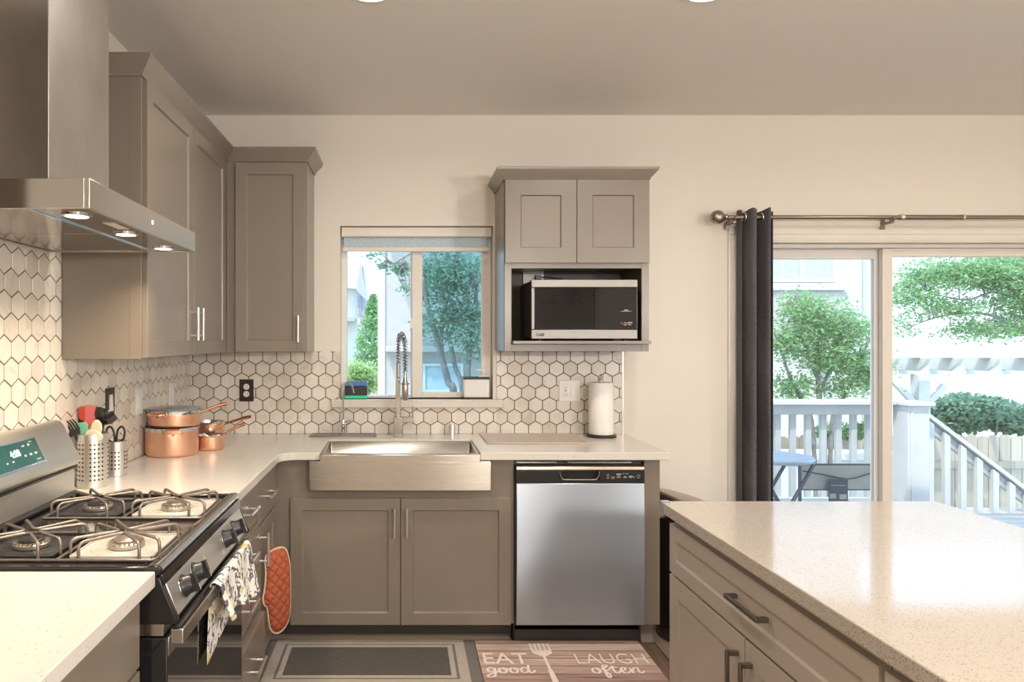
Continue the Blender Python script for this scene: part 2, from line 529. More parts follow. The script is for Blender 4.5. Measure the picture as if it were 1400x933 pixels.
# ------------------------------------------------------------------ hexagon tiles
def clip(poly, rect):
    a0, a1, b0, b1 = rect
    def cut(P, f):
        out = []
        for i in range(len(P)):
            p, q = P[i], P[(i + 1) % len(P)]
            fp, fq = f(p), f(q)
            if fp >= 0: out.append(p)
            if (fp >= 0) != (fq >= 0):
                t_ = fp / (fp - fq); out.append((p[0] + (q[0] - p[0]) * t_, p[1] + (q[1] - p[1]) * t_))
        return out
    for f in (lambda p: p[0] - a0, lambda p: a1 - p[0], lambda p: p[1] - b0, lambda p: b1 - p[1]):
        poly = cut(poly, f)
        if len(poly) < 3: return []
    return poly
PITCH = .0776
def tiles(name, fr, rects, a_ph, b_ph, th=.006, gap=.0046):
    m = MB()
    R = PITCH / math.sqrt(3); Rt = R - gap / math.sqrt(3)
    rh = PITCH * math.sqrt(3) / 2
    A0 = min(r[0] for r in rects); A1 = max(r[1] for r in rects); B0 = min(r[2] for r in rects); B1 = max(r[3] for r in rects)
    for row in range(int((B0 - b_ph) / rh) - 2, int((B1 - b_ph) / rh) + 3):
        cb = b_ph + row * rh
        for k in range(int((A0 - a_ph) / PITCH) - 2, int((A1 - a_ph) / PITCH) + 3):
            ca = a_ph + k * PITCH + (PITCH / 2 if row % 2 else 0)
            hx = [(ca + Rt * math.sin(i * PI / 3), cb + Rt * math.cos(i * PI / 3)) for i in range(6)]
            hi = [(ca + (Rt - .0012) * math.sin(i * PI / 3), cb + (Rt - .0012) * math.cos(i * PI / 3)) for i in range(6)]
            for r in rects:
                p = clip(hx, r)
                if len(p) < 3: continue
                area_ = abs(sum(p[i][0] * p[(i + 1) % len(p)][1] - p[(i + 1) % len(p)][0] * p[i][1] for i in range(len(p)))) / 2
                if area_ < 2e-6: continue
                if len(p) == 6 and all(abs(p[i][0] - hx[i][0]) < 1e-9 for i in range(6)):
                    A = [m.bm.verts.new(fr(a, b, .001)) for a, b in hx]; B = [m.bm.verts.new(fr(a, b, th - .0012)) for a, b in hx]
                    C = [m.bm.verts.new(fr(a, b, th)) for a, b in hi]
                    m.bm.faces.new(C)
                    for i in range(6):
                        j = (i + 1) % 6
                        m.bm.faces.new([A[i], A[j], B[j], B[i]]); m.bm.faces.new([B[i], B[j], C[j], C[i]])
                else:
                    A = [m.bm.verts.new(fr(a, b, .001)) for a, b in p]; B = [m.bm.verts.new(fr(a, b, th)) for a, b in p]
                    m.bm.faces.new(B)
                    for i in range(len(p)):
                        j = (i + 1) % len(p); m.bm.faces.new([A[i], A[j], B[j], B[i]])
    o = m.build(name, M['tile'], smooth=20)
    g = MB()
    for (a0, a1, b0, b1) in rects: g.box(a0, a1, b0, b1, .0005, th - .0022, fr)
    g.build('grout', M['grout'], o, smooth=0)
    return struct(o)
frB = frame((0, BY, 0), (1, 0, 0), (0, 0, 1), (0, -1, 0))
frL = frame((WX, 0, 0), (0, 1, 0), (0, 0, 1), (1, 0, 0))
TT = 1.3715
tiles('trim_1', frB, [(WX + .001, WN[0], .915, TT), (WN[0], WN[1] + .02, .915, 1.062), (WN[1] + .02, 1.2225, .915, TT)], .549 + .0388, .940)
tiles('trim_2', frL, [(.5, 2.425, .915, 1.75), (2.425, BY - .001, .915, TT)], .02, .940)
m = MB(); m.box(1.2225, 1.2305, BY - .009, BY, .915, TT)
struct(m.build('trim_3', M['steel_z'], smooth=0))

# ------------------------------------------------------------------ kitchen window
wx0, wx1, wz0, wz1 = WN
m = MB()
yf0, yf1 = 3.985, 4.045
frame_box(m, wx0, wx1, yf0, yf1, wz0, wz1, .03, .03, .012, .03)
m.box(.052, .085, yf0 + .02, yf1 - .002, wz0 + .012, wz1 - .03)
win = struct(m.build('window_1', M['vinyl'], smooth=0, bevel=.002))
m = MB(); m.box(wx0 + .02, .06, 4.025, 4.031, wz0 + .005, wz1 - .02); m.build('pane', M['glass'], win, smooth=0)
m = MB()
sx0, sx1 = .060, .505
frame_box(m, sx0, sx1, 3.965, 3.984, wz0 + .003, wz1 - .05, .057, .055, .031, .035)
m.build('sash', M['trim'], win, smooth=0, bevel=.002)
m = MB(); m.box(.117, .45, 3.973, 3.977, wz0 + .034, wz1 - .085); m.build('screened_pane', M['screen'], win, smooth=0)
m = MB(); m.box(.048, .060, 3.966, 3.976, 1.50, 1.56); m.build('latch', M['white'], win, smooth=0, bevel=.001)
m = MB(); m.box(wx0 - .045, wx1 + .05, BY - .03, BY, 1.062, 1.107); m.box(wx0, wx1, BY, 3.985, 1.09, 1.107)
struct(m.build('trim_4', M['quartz'], smooth=0, bevel=.003))
sh = thing('roller_shade', 'roller shade rolled up in the top of the kitchen window', 'window shade', ((wx0 + wx1) / 2, 3.93, 1.931))
m = MB(); m.prism([(3.912, 2.012), (3.912, 2.05), (3.918, 2.066), (3.962, 2.066), (3.962, 2.012)], wx0 + .006, wx1 - .006, lambda a, b, t_: (t_, a, b)); m.build('cassette', M['trim'], sh, bevel=.003)
m = MB(); m.box(wx0 + .018, wx1 - .028, 3.938, 3.940, 1.950, 2.02); m.build('cloth', M['shade'], sh, smooth=0)
m = MB(); m.box(wx0 + .012, wx1 - .018, 3.928, 3.950, 1.931, 1.955); m.build('bottom_rail', M['trim'], sh, bevel=.003)
hk = MB(); hk.tube(catmull([(.462, 3.965, 1.90), (.462, 3.955, 1.868), (.472, 3.95, 1.862), (.478, 3.955, 1.872), (.478, 3.955, 1.90)], 5), .0016, 6); hk.box(.458, .482, 3.962, 3.972, 1.888, 1.93)
hk.build('cord_clip', M['vinyl'], sh)

# ------------------------------------------------------------------ patio door
m = MB()
cx0, cx1 = DR[0] - .075, DR[1] + .075
for (o_, t_) in ((0, .012), (.012, .018), (.05, .012)):
    pass
def casing(m, a0, a1, b0, b1):
    m.box(a0, a1, BY - .014, BY, b0, b1)
m.box(cx0, DR[0], BY - .014, BY, 0, 1.99); m.box(cx0 + .012, DR[0] - .02, BY - .021, BY - .013, 0, 1.99)
m.box(DR[1], cx1, BY - .014, BY, 0, 1.99); m.box(DR[1] + .02, cx1 - .012, BY - .021, BY - .013, 0, 1.99)
m.box(cx0, cx1, BY - .0145, BY, 1.9905, 2.094); m.box(DR[0], DR[1], BY - .0145, BY, 1.975, 1.9905); m.box(cx0, cx1, BY - .024, BY - .013, 2.062, 2.094)
m.box(cx0, cx1, BY - .019, BY - .013, 2.02, 2.05); m.box(cx0, cx1, BY - .019, BY - .013, 1.985, 2.0)
struct(m.build('trim_5', M['trim'], smooth=0, bevel=.003))
m = MB()
frame_box(m, DR[0], DR[1], 3.95, 4.07, 0, 1.975, .04, .04, .03, .02)
door = struct(m.build('door_1', M['vinyl'], smooth=0, bevel=.002))
m = MB(); a0, a1 = DR[0] + .04, 2.765
frame_box(m, a0, a1, 4.02, 4.055, .031, 1.954, .06, .06, .09, .054)
m.build('fixed_panel', M['vinyl'], door, smooth=0, bevel=.002)
m = MB(); m.box(a0 + .05, a1 - .05, 4.035, 4.041, .1, 1.91); m.build('pane', M['glass'], door, smooth=0)
m = MB(); a0, a1 = 2.724, DR[1] - .04
frame_box(m, a0, a1, 3.975, 4.01, .031, 1.954, .055, .06, .09, .046)
m.build('sliding_panel', M['trim'], door, smooth=0, bevel=.002)
m = MB(); m.box(a0 + .05, a1 - .05, 3.990, 3.996, .1, 1.92); m.build('pane', M['glass'], door, smooth=0)

# ------------------------------------------------------------------ curtain and rod
ry, rz = 3.80, 2.10
rod = thing('curtain_rod', 'brushed bronze curtain rod with ball end over the patio door', 'curtain rod', (2.7, ry, rz))
m = MB(); m.cyl((1.735, ry, rz), (2.70, ry, rz), .0115); m.cyl((2.70, ry, rz), (3.04, ry, rz), .0135); m.cyl((3.04, ry, rz), (3.80, ry, rz), .0115)
m.build('pole', M['steel_dark'], rod)
m = MB(); m.cyl((2.695, ry, rz), (2.715, ry, rz), .018); m.build('joint_ring', M['nickel'], rod)
m = MB(); m.cyl((3.03, ry, rz), (3.042, ry, rz), .017); m.build('joint_ring', M['nickel'], rod)
m = MB(); m.lathe([(0, -.04), (.016, -.037), (.030, -.026), (.038, -.008), (.038, .008), (.030, .024), (.020, .033), (.016, .04), (.019, .046), (.015, .052), (.0, .052)], (1.71, ry, rz), 28, axis='x')
m.build('finial', M['steel_dark'], rod)
def bracket(x):
    m = MB(); m.box(x - .009, x + .009, ry - .004, BY, rz - .032, rz - .018); m.box(x - .012, x + .012, BY - .028, BY - .023, rz - .055, rz + .02)
    m.tube(rounded([(x, ry + .018, rz + .004), (x, ry + .018, rz - .018), (x, ry - .018, rz - .018), (x, ry - .018, rz + .004)], .012), .004, 8)
    m.build('bracket', M['bronze'], rod, bevel=.001)
bracket(1.80); bracket(2.655)
ct = thing('curtain', 'charcoal grommet curtain panel gathered at the left of the patio door', 'curtain', (1.92, ry, .02))
prof = [(1.842, 3.80), (1.838, 3.838), (1.846, 3.865), (1.858, 3.84), (1.866, 3.80), (1.872, 3.756), (1.884, 3.742), (1.898, 3.755), (1.902, 3.80), (1.903, 3.85), (1.915, 3.868), (1.930, 3.845), (1.943, 3.80), (1.955, 3.752), (1.966, 3.744), (1.974, 3.76), (1.976, 3.80), (1.979, 3.845), (1.99, 3.858), (2.002, 3.83), (2.004, 3.79)]
pp = catmull([(a, b, 0) for a, b in prof], 5)
m = MB(); rows = []
NZ = 40
for i in range(NZ + 1):
    z = .02 + (2.137 - .02) * i / NZ
    row = []
    for j, p in enumerate(pp):
        k = j / len(pp)
        w = .006 * math.sin(z * 5 + k * 9) + .004 * math.sin(z * 11 + k * 17)
        flare = (2.137 - z) * .010
        row.append(m.bm.verts.new((1.92 + (p.x - 1.92) * (1 + flare) + w * .5, 3.80 + (p.y - 3.80) * (1 - flare) + w, z + (.006 * math.sin(k * 30) if i == NZ else 0))))
    rows.append(row)
for i in range(NZ):
    for j in range(len(pp) - 1):
        m.bm.faces.new([rows[i][j], rows[i][j + 1], rows[i + 1][j + 1], rows[i + 1][j]])
m.build('cloth', M['curtain'], ct, solid=.003, smooth=60)
for gx in (1.855, 1.902, 1.948, 1.977):
    g = MB(); g.tube([(gx + .002 * math.sin(0), ry + .021 * math.cos(a), rz + .021 * math.sin(a)) for a in [2 * PI * k / 24 for k in range(24)]], .0045, 8, closed=True)
    g.build('grommet', M['nickel'], ct)

# ------------------------------------------------------------------ cabinet pieces
def shaker(m, fr, w, h, rail=.057, t=.019, rec=.008):
    """door lying in the a-b plane of fr, front at c = t"""
    O = [(0, 0), (w, 0), (w, h), (0, h)]
    I = [(rail, rail), (w - rail, rail), (w - rail, h - rail), (rail, h - rail)]
    i2 = .004
    J = [(rail + i2, rail + i2), (w - rail - i2, rail + i2), (w - rail - i2, h - rail - i2), (rail + i2, h - rail - i2)]
    bm = m.bm
    V = lambda L, c: [bm.verts.new(fr(a, b, c)) for a, b in L]
    a, b, c, d = V(O, 0), V(O, t), V(I, t), V(J, t - rec)
    bm.faces.new(a[::-1]); bm.faces.new(d)
    for i in range(4):
        j = (i + 1) % 4
        bm.faces.new([a[i], a[j], b[j], b[i]]); bm.faces.new([b[i], b[j], c[j], c[i]]); bm.faces.new([c[i], c[j], d[j], d[i]])
    return m
def bar_pull(parent, fr, a, b, length, vertical, mat='nickel', off=.03, r=.0066):
    """centre a,b on the frame; c=0 is the door face"""
    m = MB(); h = length / 2; q = h * .70
    if vertical:
        m.cyl(fr(a, b - h, off), fr(a, b + h, off), r, 14)
        for s in (-q, q): m.cyl(fr(a, b + s, 0), fr(a, b + s, off), r * .75, 10)
    else:
        m.cyl(fr(a - h, b, off), fr(a + h, b, off), r, 14)
        for s in (-q, q): m.cyl(fr(a + s, b, 0), fr(a + s, b, off), r * .75, 10)
    return m.build('handle', M[mat], parent)
def square_pull(parent, fr, a, b, length, vertical, mat='bronze', off=.032, w=.006):
    m = MB(); h = length / 2
    if vertical:
        m.box(a - w, a + w, b - h, b + h, off - .008, off, fr)
        for s in (-h + w, h - w): m.box(a - w, a + w, b + s - w, b + s + w, 0, off - .004, fr)
    else:
        m.box(a - h, a + h, b - w, b + w, off - .008, off, fr)
        for s in (-h + w, h - w): m.box(a + s - w, a + s + w, b - w, b + w, 0, off - .004, fr)
    return m.build('handle', M[mat], parent, bevel=.001)
def sweep(path, prof, segs, z_is_prof=True):
    """path (x,y) list, outward is to the right of travel; prof (out,z)"""
    P = [Vector((x, y)) for x, y in path]; n = len(P); off = []
    for i in range(n):
        ns = []
        if i > 0: d = (P[i] - P[i - 1]).normalized(); ns.append(Vector((d.y, -d.x)))
        if i < n - 1: d = (P[i + 1] - P[i]).normalized(); ns.append(Vector((d.y, -d.x)))
        if len(ns) == 1: off.append(ns[0])
        else:
            b = (ns[0] + ns[1]); off.append(b / (b.dot(ns[0])))
    m = MB()
    for s in segs:
        A = [m.bm.verts.new((*(P[s] + off[s] * o), z)) for o, z in prof]; B = [m.bm.verts.new((*(P[s + 1] + off[s + 1] * o), z)) for o, z in prof]
        k = len(prof); m.bm.faces.new(A); m.bm.faces.new(B[::-1])
        for i in range(k):
            j = (i + 1) % k; m.bm.faces.new([A[i], A[j], B[j], B[i]])
    return m

UZ0, UZ1 = 1.3725, 2.353
UF = -.900           # face of the left wall cabinets
NEARY = 2.427
DEPB = 3.60
# travel so that 'right of travel' points into the room
crown = [(0, 2.350), (.007, 2.350), (.010, 2.362), (.046, 2.400), (.050, 2.410), (.050, 2.415), (0, 2.415)]
pathA = [(WX + .002, NEARY), (UF, NEARY), (UF, DEPB), (-.485, DEPB), (-.485, BY - .002)]
# ---- left wall cabinet
c = thing('wall_cabinet', 'long two-door taupe wall cabinet on the left wall beside the range hood', 'wall cabinet', (WX + .14, 2.95, UZ0))
m = MB(); m.box(WX + .002, UF, NEARY, DEPB - .002, UZ0, UZ1)
m.box(UF - .04, UF + .001, NEARY - .0015, NEARY, UZ0, UZ1)
m.build('body', M['cab'], c, smooth=0, bevel=.0015)
sweep(pathA, crown, [0, 1]).build('crown_moulding', M['cab'], c, bevel=.001)
for (y0, y1, hy) in ((2.437, 2.972, 2.94), (2.980, 3.525, 3.015)):
    fr = frame((UF, y0, UZ0 + .004), (0, 1, 0), (0, 0, 1), (1, 0, 0))
    m = MB(); shaker(m, fr, y1 - y0, 2.342 - UZ0 - .004, .058)
    d = m.build('door', M['cab'], c, smooth=0, bevel=.0012)
    bar_pull(d, frame((UF + .019, 0, 0), (0, 1, 0), (0, 0, 1), (1, 0, 0)), hy, 1.505, .138, True)
# ---- its twin on the near side of the hood (outside the photo, seen in the steel)
c = thing('wall_cabinet', 'taupe wall cabinet on the near side of the range hood, outside the photo', 'wall cabinet', (WX + .14, .9, UZ0))
m = MB(); m.box(WX + .002, UF, .40, 1.455, UZ0, UZ1); m.build('body', M['cab'], c, smooth=0, bevel=.0015)
sweep([(UF, .40), (UF, 1.455), (WX + .002, 1.455)], crown, [0, 1]).build('crown_moulding', M['cab'], c, bevel=.001)
for (y0, y1, hy) in ((.408, .925, .89), (.933, 1.447, .97)):
    m = MB(); shaker(m, frame((UF, y0, UZ0 + .004), (0, 1, 0), (0, 0, 1), (1, 0, 0)), y1 - y0, 2.342 - UZ0 - .004, .058)
    d = m.build('door', M['cab'], c, smooth=0, bevel=.0012)
    bar_pull(d, frame((UF + .019, 0, 0), (0, 1, 0), (0, 0, 1), (1, 0, 0)), hy, 1.505, .138, True)
# ---- corner cabinet on the back wall
c = thing('wall_cabinet', 'narrow single-door taupe wall cabinet left of the kitchen window', 'wall cabinet', (-.69, 3.76, UZ0))
m = MB(); m.box(UF + .002, -.485, DEPB, BY - .002, UZ0, UZ1); m.build('body', M['cab'], c, smooth=0, bevel=.0015)
sweep(pathA, crown, [2, 3]).build('crown_moulding', M['cab'], c, bevel=.001)
fr = frame((-.848, DEPB, UZ0 + .004), (1, 0, 0), (0, 0, 1), (0, -1, 0))
m = MB(); shaker(m, fr, .352, 2.340 - UZ0 - .004, .058); d = m.build('door', M['cab'], c, smooth=0, bevel=.0012)
bar_pull(d, frame((0, DEPB - .019, 0), (1, 0, 0), (0, 0, 1), (0, -1, 0)), -.524, 1.492, .135, True)
# ---- microwave cabinet
mx0, mx1, my = .519, 1.248, 3.545
c = thing('microwave_cabinet', 'two-door taupe wall cabinet with an open microwave shelf below', 'wall cabinet', (.88, 3.72, 1.379))
m = MB(); T = .019
m.box(mx0, mx0 + T, my + .001, BY - .002, 1.379, 2.252); m.box(mx1 - T, mx1, my + .001, BY - .002, 1.379, 2.252)
m.box(mx0 + T, mx1 - T, my + .001, BY - .002, 1.815, 2.252)
m.box(mx0 + T, mx1 - T, my + .001, BY - .012, 1.400, 1.415)
m.box(mx0, mx0 + .036, my - .0005, my + .018, 1.379, 2.252); m.box(mx1 - .036, mx1, my - .0005, my + .018, 1.379, 2.252)
m.box(mx0 + .036, mx1 - .036, my - .0005, my + .018, 1.798, 1.83); m.box(mx0 + .036, mx1 - .036, my - .0005, my + .018, 1.379, 1.415)
m.build('body', M['cab'], c, smooth=0, bevel=.001)
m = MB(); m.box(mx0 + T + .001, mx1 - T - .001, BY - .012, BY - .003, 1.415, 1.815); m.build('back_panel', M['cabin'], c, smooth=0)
m = MB(); m.box(mx0 + .037, mx1 - .002, my - .045, BY - .02, 1.416, 1.432); m.build('shelf', M['cab'], c, smooth=0, bevel=.002)
pm = [(mx0, BY - .002), (mx0, my), (mx1, my), (mx1, BY - .002)]
cr2 = [(0, 2.245), (.006, 2.245), (.009, 2.255), (.038, 2.288), (.041, 2.296), (.041, 2.303), (0, 2.303)]
sweep(pm, cr2, [0, 1, 2]).build('crown_moulding', M['cab'], c, bevel=.001)
for a0, a1 in ((.5215, .8795), (.8825, 1.2455)):
    fr = frame((a0, my, 1.824), (1, 0, 0), (0, 0, 1), (0, -1, 0))
    m = MB(); shaker(m, fr, a1 - a0, 2.242 - 1.824, .077, .019); m.build('door', M['cab'], c, smooth=0, bevel=.0012)

# ------------------------------------------------------------------ base cabinets
LF = -.604        # box face of the left run; door faces at -.585
CT0, CT1 = .878, .914
def pull_fr_left(): return frame((LF + .019, 0, 0), (0, 1, 0), (0, 0, 1), (1, 0, 0))
# drawer stack
c = thing('drawer_cabinet', 'four-drawer taupe base cabinet between the range and the corner', 'base cabinet', (-.88, 2.62, 0))
m = MB(); m.box(WX + .01, LF, 2.372, 2.875, .1, .877); m.box(WX + .01, LF - .075, 2.372, 2.875, 0, .1); m.build('body', M['cab'], c, smooth=0)
for z0, z1, out in ((.705, .868, 0), (.520, .697, 0), (.343, .512, 0), (.105, .331, .028)):
    m = MB(); fr = frame((LF, 2.38, z0), (0, 1, 0), (0, 0, 1), (1, 0, 0))
    m.box(0, .488, 0, z1 - z0, .001 if not out else -.012, .019 + out, fr)
    d = m.build('drawer', M['cab'], c, smooth=0, bevel=.002)
    bar_pull(d, frame((LF + .019 + out, 0, 0), (0, 1, 0), (0, 0, 1), (1, 0, 0)), 2.66, (z0 + z1) / 2 - (.015 if out else 0), .15, False)
# drawer + door cabinet at the corner
c = thing('base_cabinet', 'taupe corner base cabinet with one drawer over a door holding the red mitt', 'base cabinet', (-.88, 3.08, 0))
m = MB(); m.box(WX + .01, LF, 2.877, 3.312, .1, .877); m.box(WX + .01, LF - .075, 2.877, 3.312, 0, .1); m.build('body', M['cab'], c, smooth=0)
m = MB(); m.box(0, .38, 0, .19, .001, .019, frame((LF, 2.882, .675), (0, 1, 0), (0, 0, 1), (1, 0, 0))); d = m.build('drawer', M['cab'], c, smooth=0, bevel=.002)
bar_pull(d, pull_fr_left(), 3.075, .765, .15, False)
m = MB(); shaker(m, frame((LF, 2.882, .105), (0, 1, 0), (0, 0, 1), (1, 0, 0)), .38, .562); d = m.build('door', M['cab'], c, smooth=0, bevel=.0012)
bar_pull(d, pull_fr_left(), 2.925, .565, .14, True)
# near cabinet
c = thing('base_cabinet', 'taupe base cabinet under the near worktop at the bottom left', 'base cabinet', (-.88, 1.05, 0))
m = MB(); m.box(WX + .01, LF, .5, 1.59, .1, .877); m.box(WX + .01, LF - .075, .5, 1.59, 0, .1); m.build('body', M['cab'], c, smooth=0)
m = MB(); m.box(0, .55, 0, .145, .001, .019, frame((LF, 1.02, .71), (0, 1, 0), (0, 0, 1), (1, 0, 0))); d = m.build('drawer', M['cab'], c, smooth=0, bevel=.002)
bar_pull(d, pull_fr_left(), 1.12, .785, .1, False)
m = MB(); shaker(m, frame((LF, 1.02, .105), (0, 1, 0), (0, 0, 1), (1, 0, 0)), .55, .595); m.build('door', M['cab'], c, smooth=0, bevel=.0012)
# sink base
FB = 3.309
c = thing('sink_cabinet', 'two-door taupe base cabinet under the farmhouse sink', 'base cabinet', (0, 3.6, 0))
m = MB()
m.box(LF + .001, -.430, FB, 3.33, .1, .877); m.box(.418, .528, FB, 3.33, .1, .877); m.box(-.430, .418, FB, 3.33, .1, .7395)
m.box(LF + .001, LF + .02, 3.33, BY - .01, .1, .877); m.box(.51, .528, 3.33, BY - .01, .1, .877); m.box(LF + .02, .51, 3.33, BY - .01, .1, .118)
m.build('body', M['cab'], c, smooth=0, bevel=.001)
m = MB(); m.box(LF - .06, .528, FB + .07, FB + .09, 0, .1); m.build('toe_kick', M['toe'], c, smooth=0)
m = MB(); m.prism([(FB + .07, 0), (FB + .052, 0), (FB + .054, .012), (FB + .062, .02), (FB + .07, .022)], LF - .06, .520, lambda a, b, t_: (t_, a, b)); m.build('shoe_moulding', M['cab'], c)
for a0, a1, hx in ((-.521, -.0065, -.033), (-.0025, .513, .0245)):
    m = MB(); shaker(m, frame((a0, FB, .1), (1, 0, 0), (0, 0, 1), (0, -1, 0)), a1 - a0, .593, .056); d = m.build('door', M['cab'], c, smooth=0, bevel=.0012)
    bar_pull(d, frame((0, FB - .019, 0), (1, 0, 0), (0, 0, 1), (0, -1, 0)), hx, .584, .138, True)
# end panel
c = thing('end_panel', 'taupe end panel standing right of the dishwasher', 'cabinet panel', (1.175, 3.6, 0))
m = MB(); m.box(1.138, 1.212, 3.295, BY - .01, .1, .877); m.build('panel', M['cab'], c, smooth=0, bevel=.001)
m = MB(); m.prism([(3.36, .1), (3.36, .03), (3.345, .012), (3.335, 0), (3.85, 0), (3.85, .1)], 1.139, 1.200, lambda a, b, t_: (t_, a, b)); m.build('plinth', M['cab'], c, smooth=0, bevel=.002)

# ------------------------------------------------------------------ worktops
XF = -.560; YF = 3.26
def arc(cx, cy, r, a0, a1, n=10): return [(cx + r * math.cos(a0 + (a1 - a0) * i / n), cy + r * math.sin(a0 + (a1 - a0) * i / n)) for i in range(n + 1)]
R = .075
poly = [(WX + .008, 2.369), (XF, 2.369)] + arc(XF + R, YF - R, R, PI, PI / 2) + [(-.380, YF), (-.380, 3.68), (.366, 3.68), (.366, YF), (1.245, YF), (1.245, BY - .008), (WX + .008, BY - .008)]
m = MB(); m.prism(poly, CT0, CT1, lambda a, b, t_: (a, b, t_))
tag(m.build('worktop', M['quartz'], bevel=.003, smooth=0), 'cream quartz L-shaped worktop running around the farmhouse sink', 'worktop')
m = MB(); m.box(WX + .008, XF, .5, 1.598, CT0, CT1)
tag(m.build('worktop', M['quartz'], bevel=.003, smooth=0), 'cream quartz worktop piece on the near side of the range', 'worktop')

# ------------------------------------------------------------------ sink
s = thing('sink', 'stainless steel farmhouse sink with a deep front apron', 'sink', (0, 3.4, .66))
m = MB()
bm = m.bm
ax0, ax1, ay0, ay1 = -.426, .414, 3.235, 3.70
m.box(ax0, ax1, ay0, ay0 + .022, .740, .8765); m.box(-.379, .365, ay0, ay0 + .045, .87, .908)
m.build('apron', M['steel_x'], s, bevel=.004, seg=3, smooth=40)
m = MB()
ix0, ix1, iy0, iy1, zb = -.3765, .3625, 3.284, 3.6765, .743
def ringr(x0, x1, y0, y1, r, z, n=6):
    P = arc(x1 - r, y0 + r, r, -PI / 2, 0, n) + arc(x1 - r, y1 - r, r, 0, PI / 2, n) + arc(x0 + r, y1 - r, r, PI / 2, PI, n) + arc(x0 + r, y0 + r, r, PI, 1.5 * PI, n)
    return [(a, b, z) for a, b in P]
rings = [ringr(ix0, ix1, iy0, iy1, .012, .906), ringr(ix0 + .004, ix1 - .004, iy0 + .004, iy1 - .004, .012, zb + .02), ringr(ix0 + .03, ix1 - .03, iy0 + .03, iy1 - .03, .02, zb)]
V = [[m.bm.verts.new(p) for p in r_] for r_ in rings]
for i in range(len(V) - 1):
    k = len(V[i])
    for j in range(k): m.bm.faces.new([V[i][j], V[i][(j + 1) % k], V[i + 1][(j + 1) % k], V[i + 1][j]])
m.bm.faces.new(V[-1])
m.build('basin', M['steel_x'], s, solid=.002, smooth=50)
m = MB(); m.lathe([(.045, 0), (.045, .003), (.03, .004), (.028, -.003), (0, -.003)], (0, 3.5, zb + .003)); m.build('drain', M['chrome'], s)
m = MB(); m.box(-.02, .012, iy1 - .006, iy1 - .0035, .835, .841); m.build('badge', M['steel_dark'], s, smooth=0)

# ------------------------------------------------------------------ kitchen faucet
f = thing('kitchen_faucet', 'tall spring-neck kitchen faucet behind the sink centre', 'faucet', (-.016, 3.79, CT1))
bx, by = -.018, 3.79
m = MB(); m.box(bx - .024, bx + .024, by - .024, by + .024, CT1, 1.022); m.build('base', M['faucet'], f, bevel=.003)
m = MB(); m.box(bx - .0135, bx + .0135, by - .0135, by + .0135, 1.022, 1.232); m.cyl((bx, by, 1.232), (bx, by, 1.315), .0115); m.build('post', M['faucet'], f, bevel=.002)
hx, hy = .018, 3.63
arcp = [Vector((bx, by, 1.30)), Vector((bx, by, 1.40)), Vector((bx + .003, by - .012, 1.44)), Vector(((bx + hx) / 2, (by + hy) / 2, 1.468)), Vector((hx - .003, hy + .012, 1.43)), Vector((hx, hy, 1.38)), Vector((hx, hy, 1.24))]
pth = catmull(arcp, 14)
m = MB(); m.tube(pth, .0055, 8); m.build('hose', M['greymetal'], f)
# spring coil following the hose
cum = [0]
for i in range(1, len(pth)): cum.append(cum[-1] + (pth[i] - pth[i - 1]).length)
L = cum[-1] - .03; turns = 30; N = turns * 10; cp = []
for i in range(N + 1):
    s_ = .008 + (L - .008) * i / N
    k = max(j for j in range(len(cum)) if cum[j] <= s_); k = min(k, len(pth) - 2)
    t_ = (s_ - cum[k]) / (cum[k + 1] - cum[k]); p = pth[k].lerp(pth[k + 1], t_); d_ = (pth[k + 1] - pth[k]).normalized()
    side = Vector((hy - by, -(hx - bx), 0)).normalized(); o2 = d_.cross(side).normalized(); a = 2 * PI * turns * i / N
    cp.append(p + (side * math.cos(a) + o2 * math.sin(a)) * .0125)
m = MB(); m.tube(cp, .0021, 5); m.build('spring', M['faucet'], f)
m = MB(); m.lathe([(0, 0), (.013, 0), (.0165, .006), (.0165, .085), (.012, .1), (.008, .125), (.008, .15), (0, .15)], (hx, hy, 1.125), 24); m.build('spray_head', M['faucet'], f)
m = MB(); m.tube([(bx, by, 1.21), (hx, hy + .014, 1.21)], .005, 8); m.tube([(hx + .02 * math.cos(a), hy + .02 * math.sin(a), 1.21) for a in [2 * PI * k / 20 for k in range(20)]], .004, 8, closed=True); m.build('holder_arm', M['faucet'], f)
m = MB(); m.box(bx + .024, bx + .086, by - .014, by + .014, .992, 1.02); m.cyl((bx + .078, by, 1.02), (bx + .078, by, 1.083), .004, 12); m.build('lever', M['faucet'], f, bevel=.002)
# small filter faucet
f = thing('filter_faucet', 'small chrome gooseneck water faucet at the left of the sink', 'faucet', (-.315, 3.83, CT1))
qx, qy = -.318, 3.83
m = MB(); m.lathe([(0, 0), (.02, 0), (.02, .006), (.011, .012), (.011, .04), (.014, .045), (.014, .07), (.008, .085), (0, .085)], (qx, qy, CT1 + .0055), 24); m.build('base', M['chrome'], f)
m = MB(); m.tube(catmull([(qx, qy, .99), (qx, qy, 1.14), (qx + .006, qy - .01, 1.185), (qx + .028, qy - .035, 1.21), (qx + .05, qy - .055, 1.19), (qx + .062, qy - .062, 1.15)], 8), .0048, 10); m.build('spout', M['chrome'], f)
m = MB(); m.tube([(qx, qy, .975), (qx + .022, qy - .006, .985), (qx + .045, qy - .01, 1.0)], [.011, .009, .006], 12); m.build('lever', M['chrome'], f)
m = MB(); m.prism([(-.500, 3.775), (-.49, 3.765), (-.15, 3.765), (-.135, 3.775), (-.135, 3.865), (-.15, 3.875), (-.49, 3.875), (-.5, 3.865)], CT1 + .0005, CT1 + .0055, lambda a, b, t_: (a, b, t_))
m.box(-.49, -.145, 3.772, 3.776, CT1 + .0055, CT1 + .009); m.box(-.49, -.145, 3.864, 3.868, CT1 + .0055, CT1 + .009)
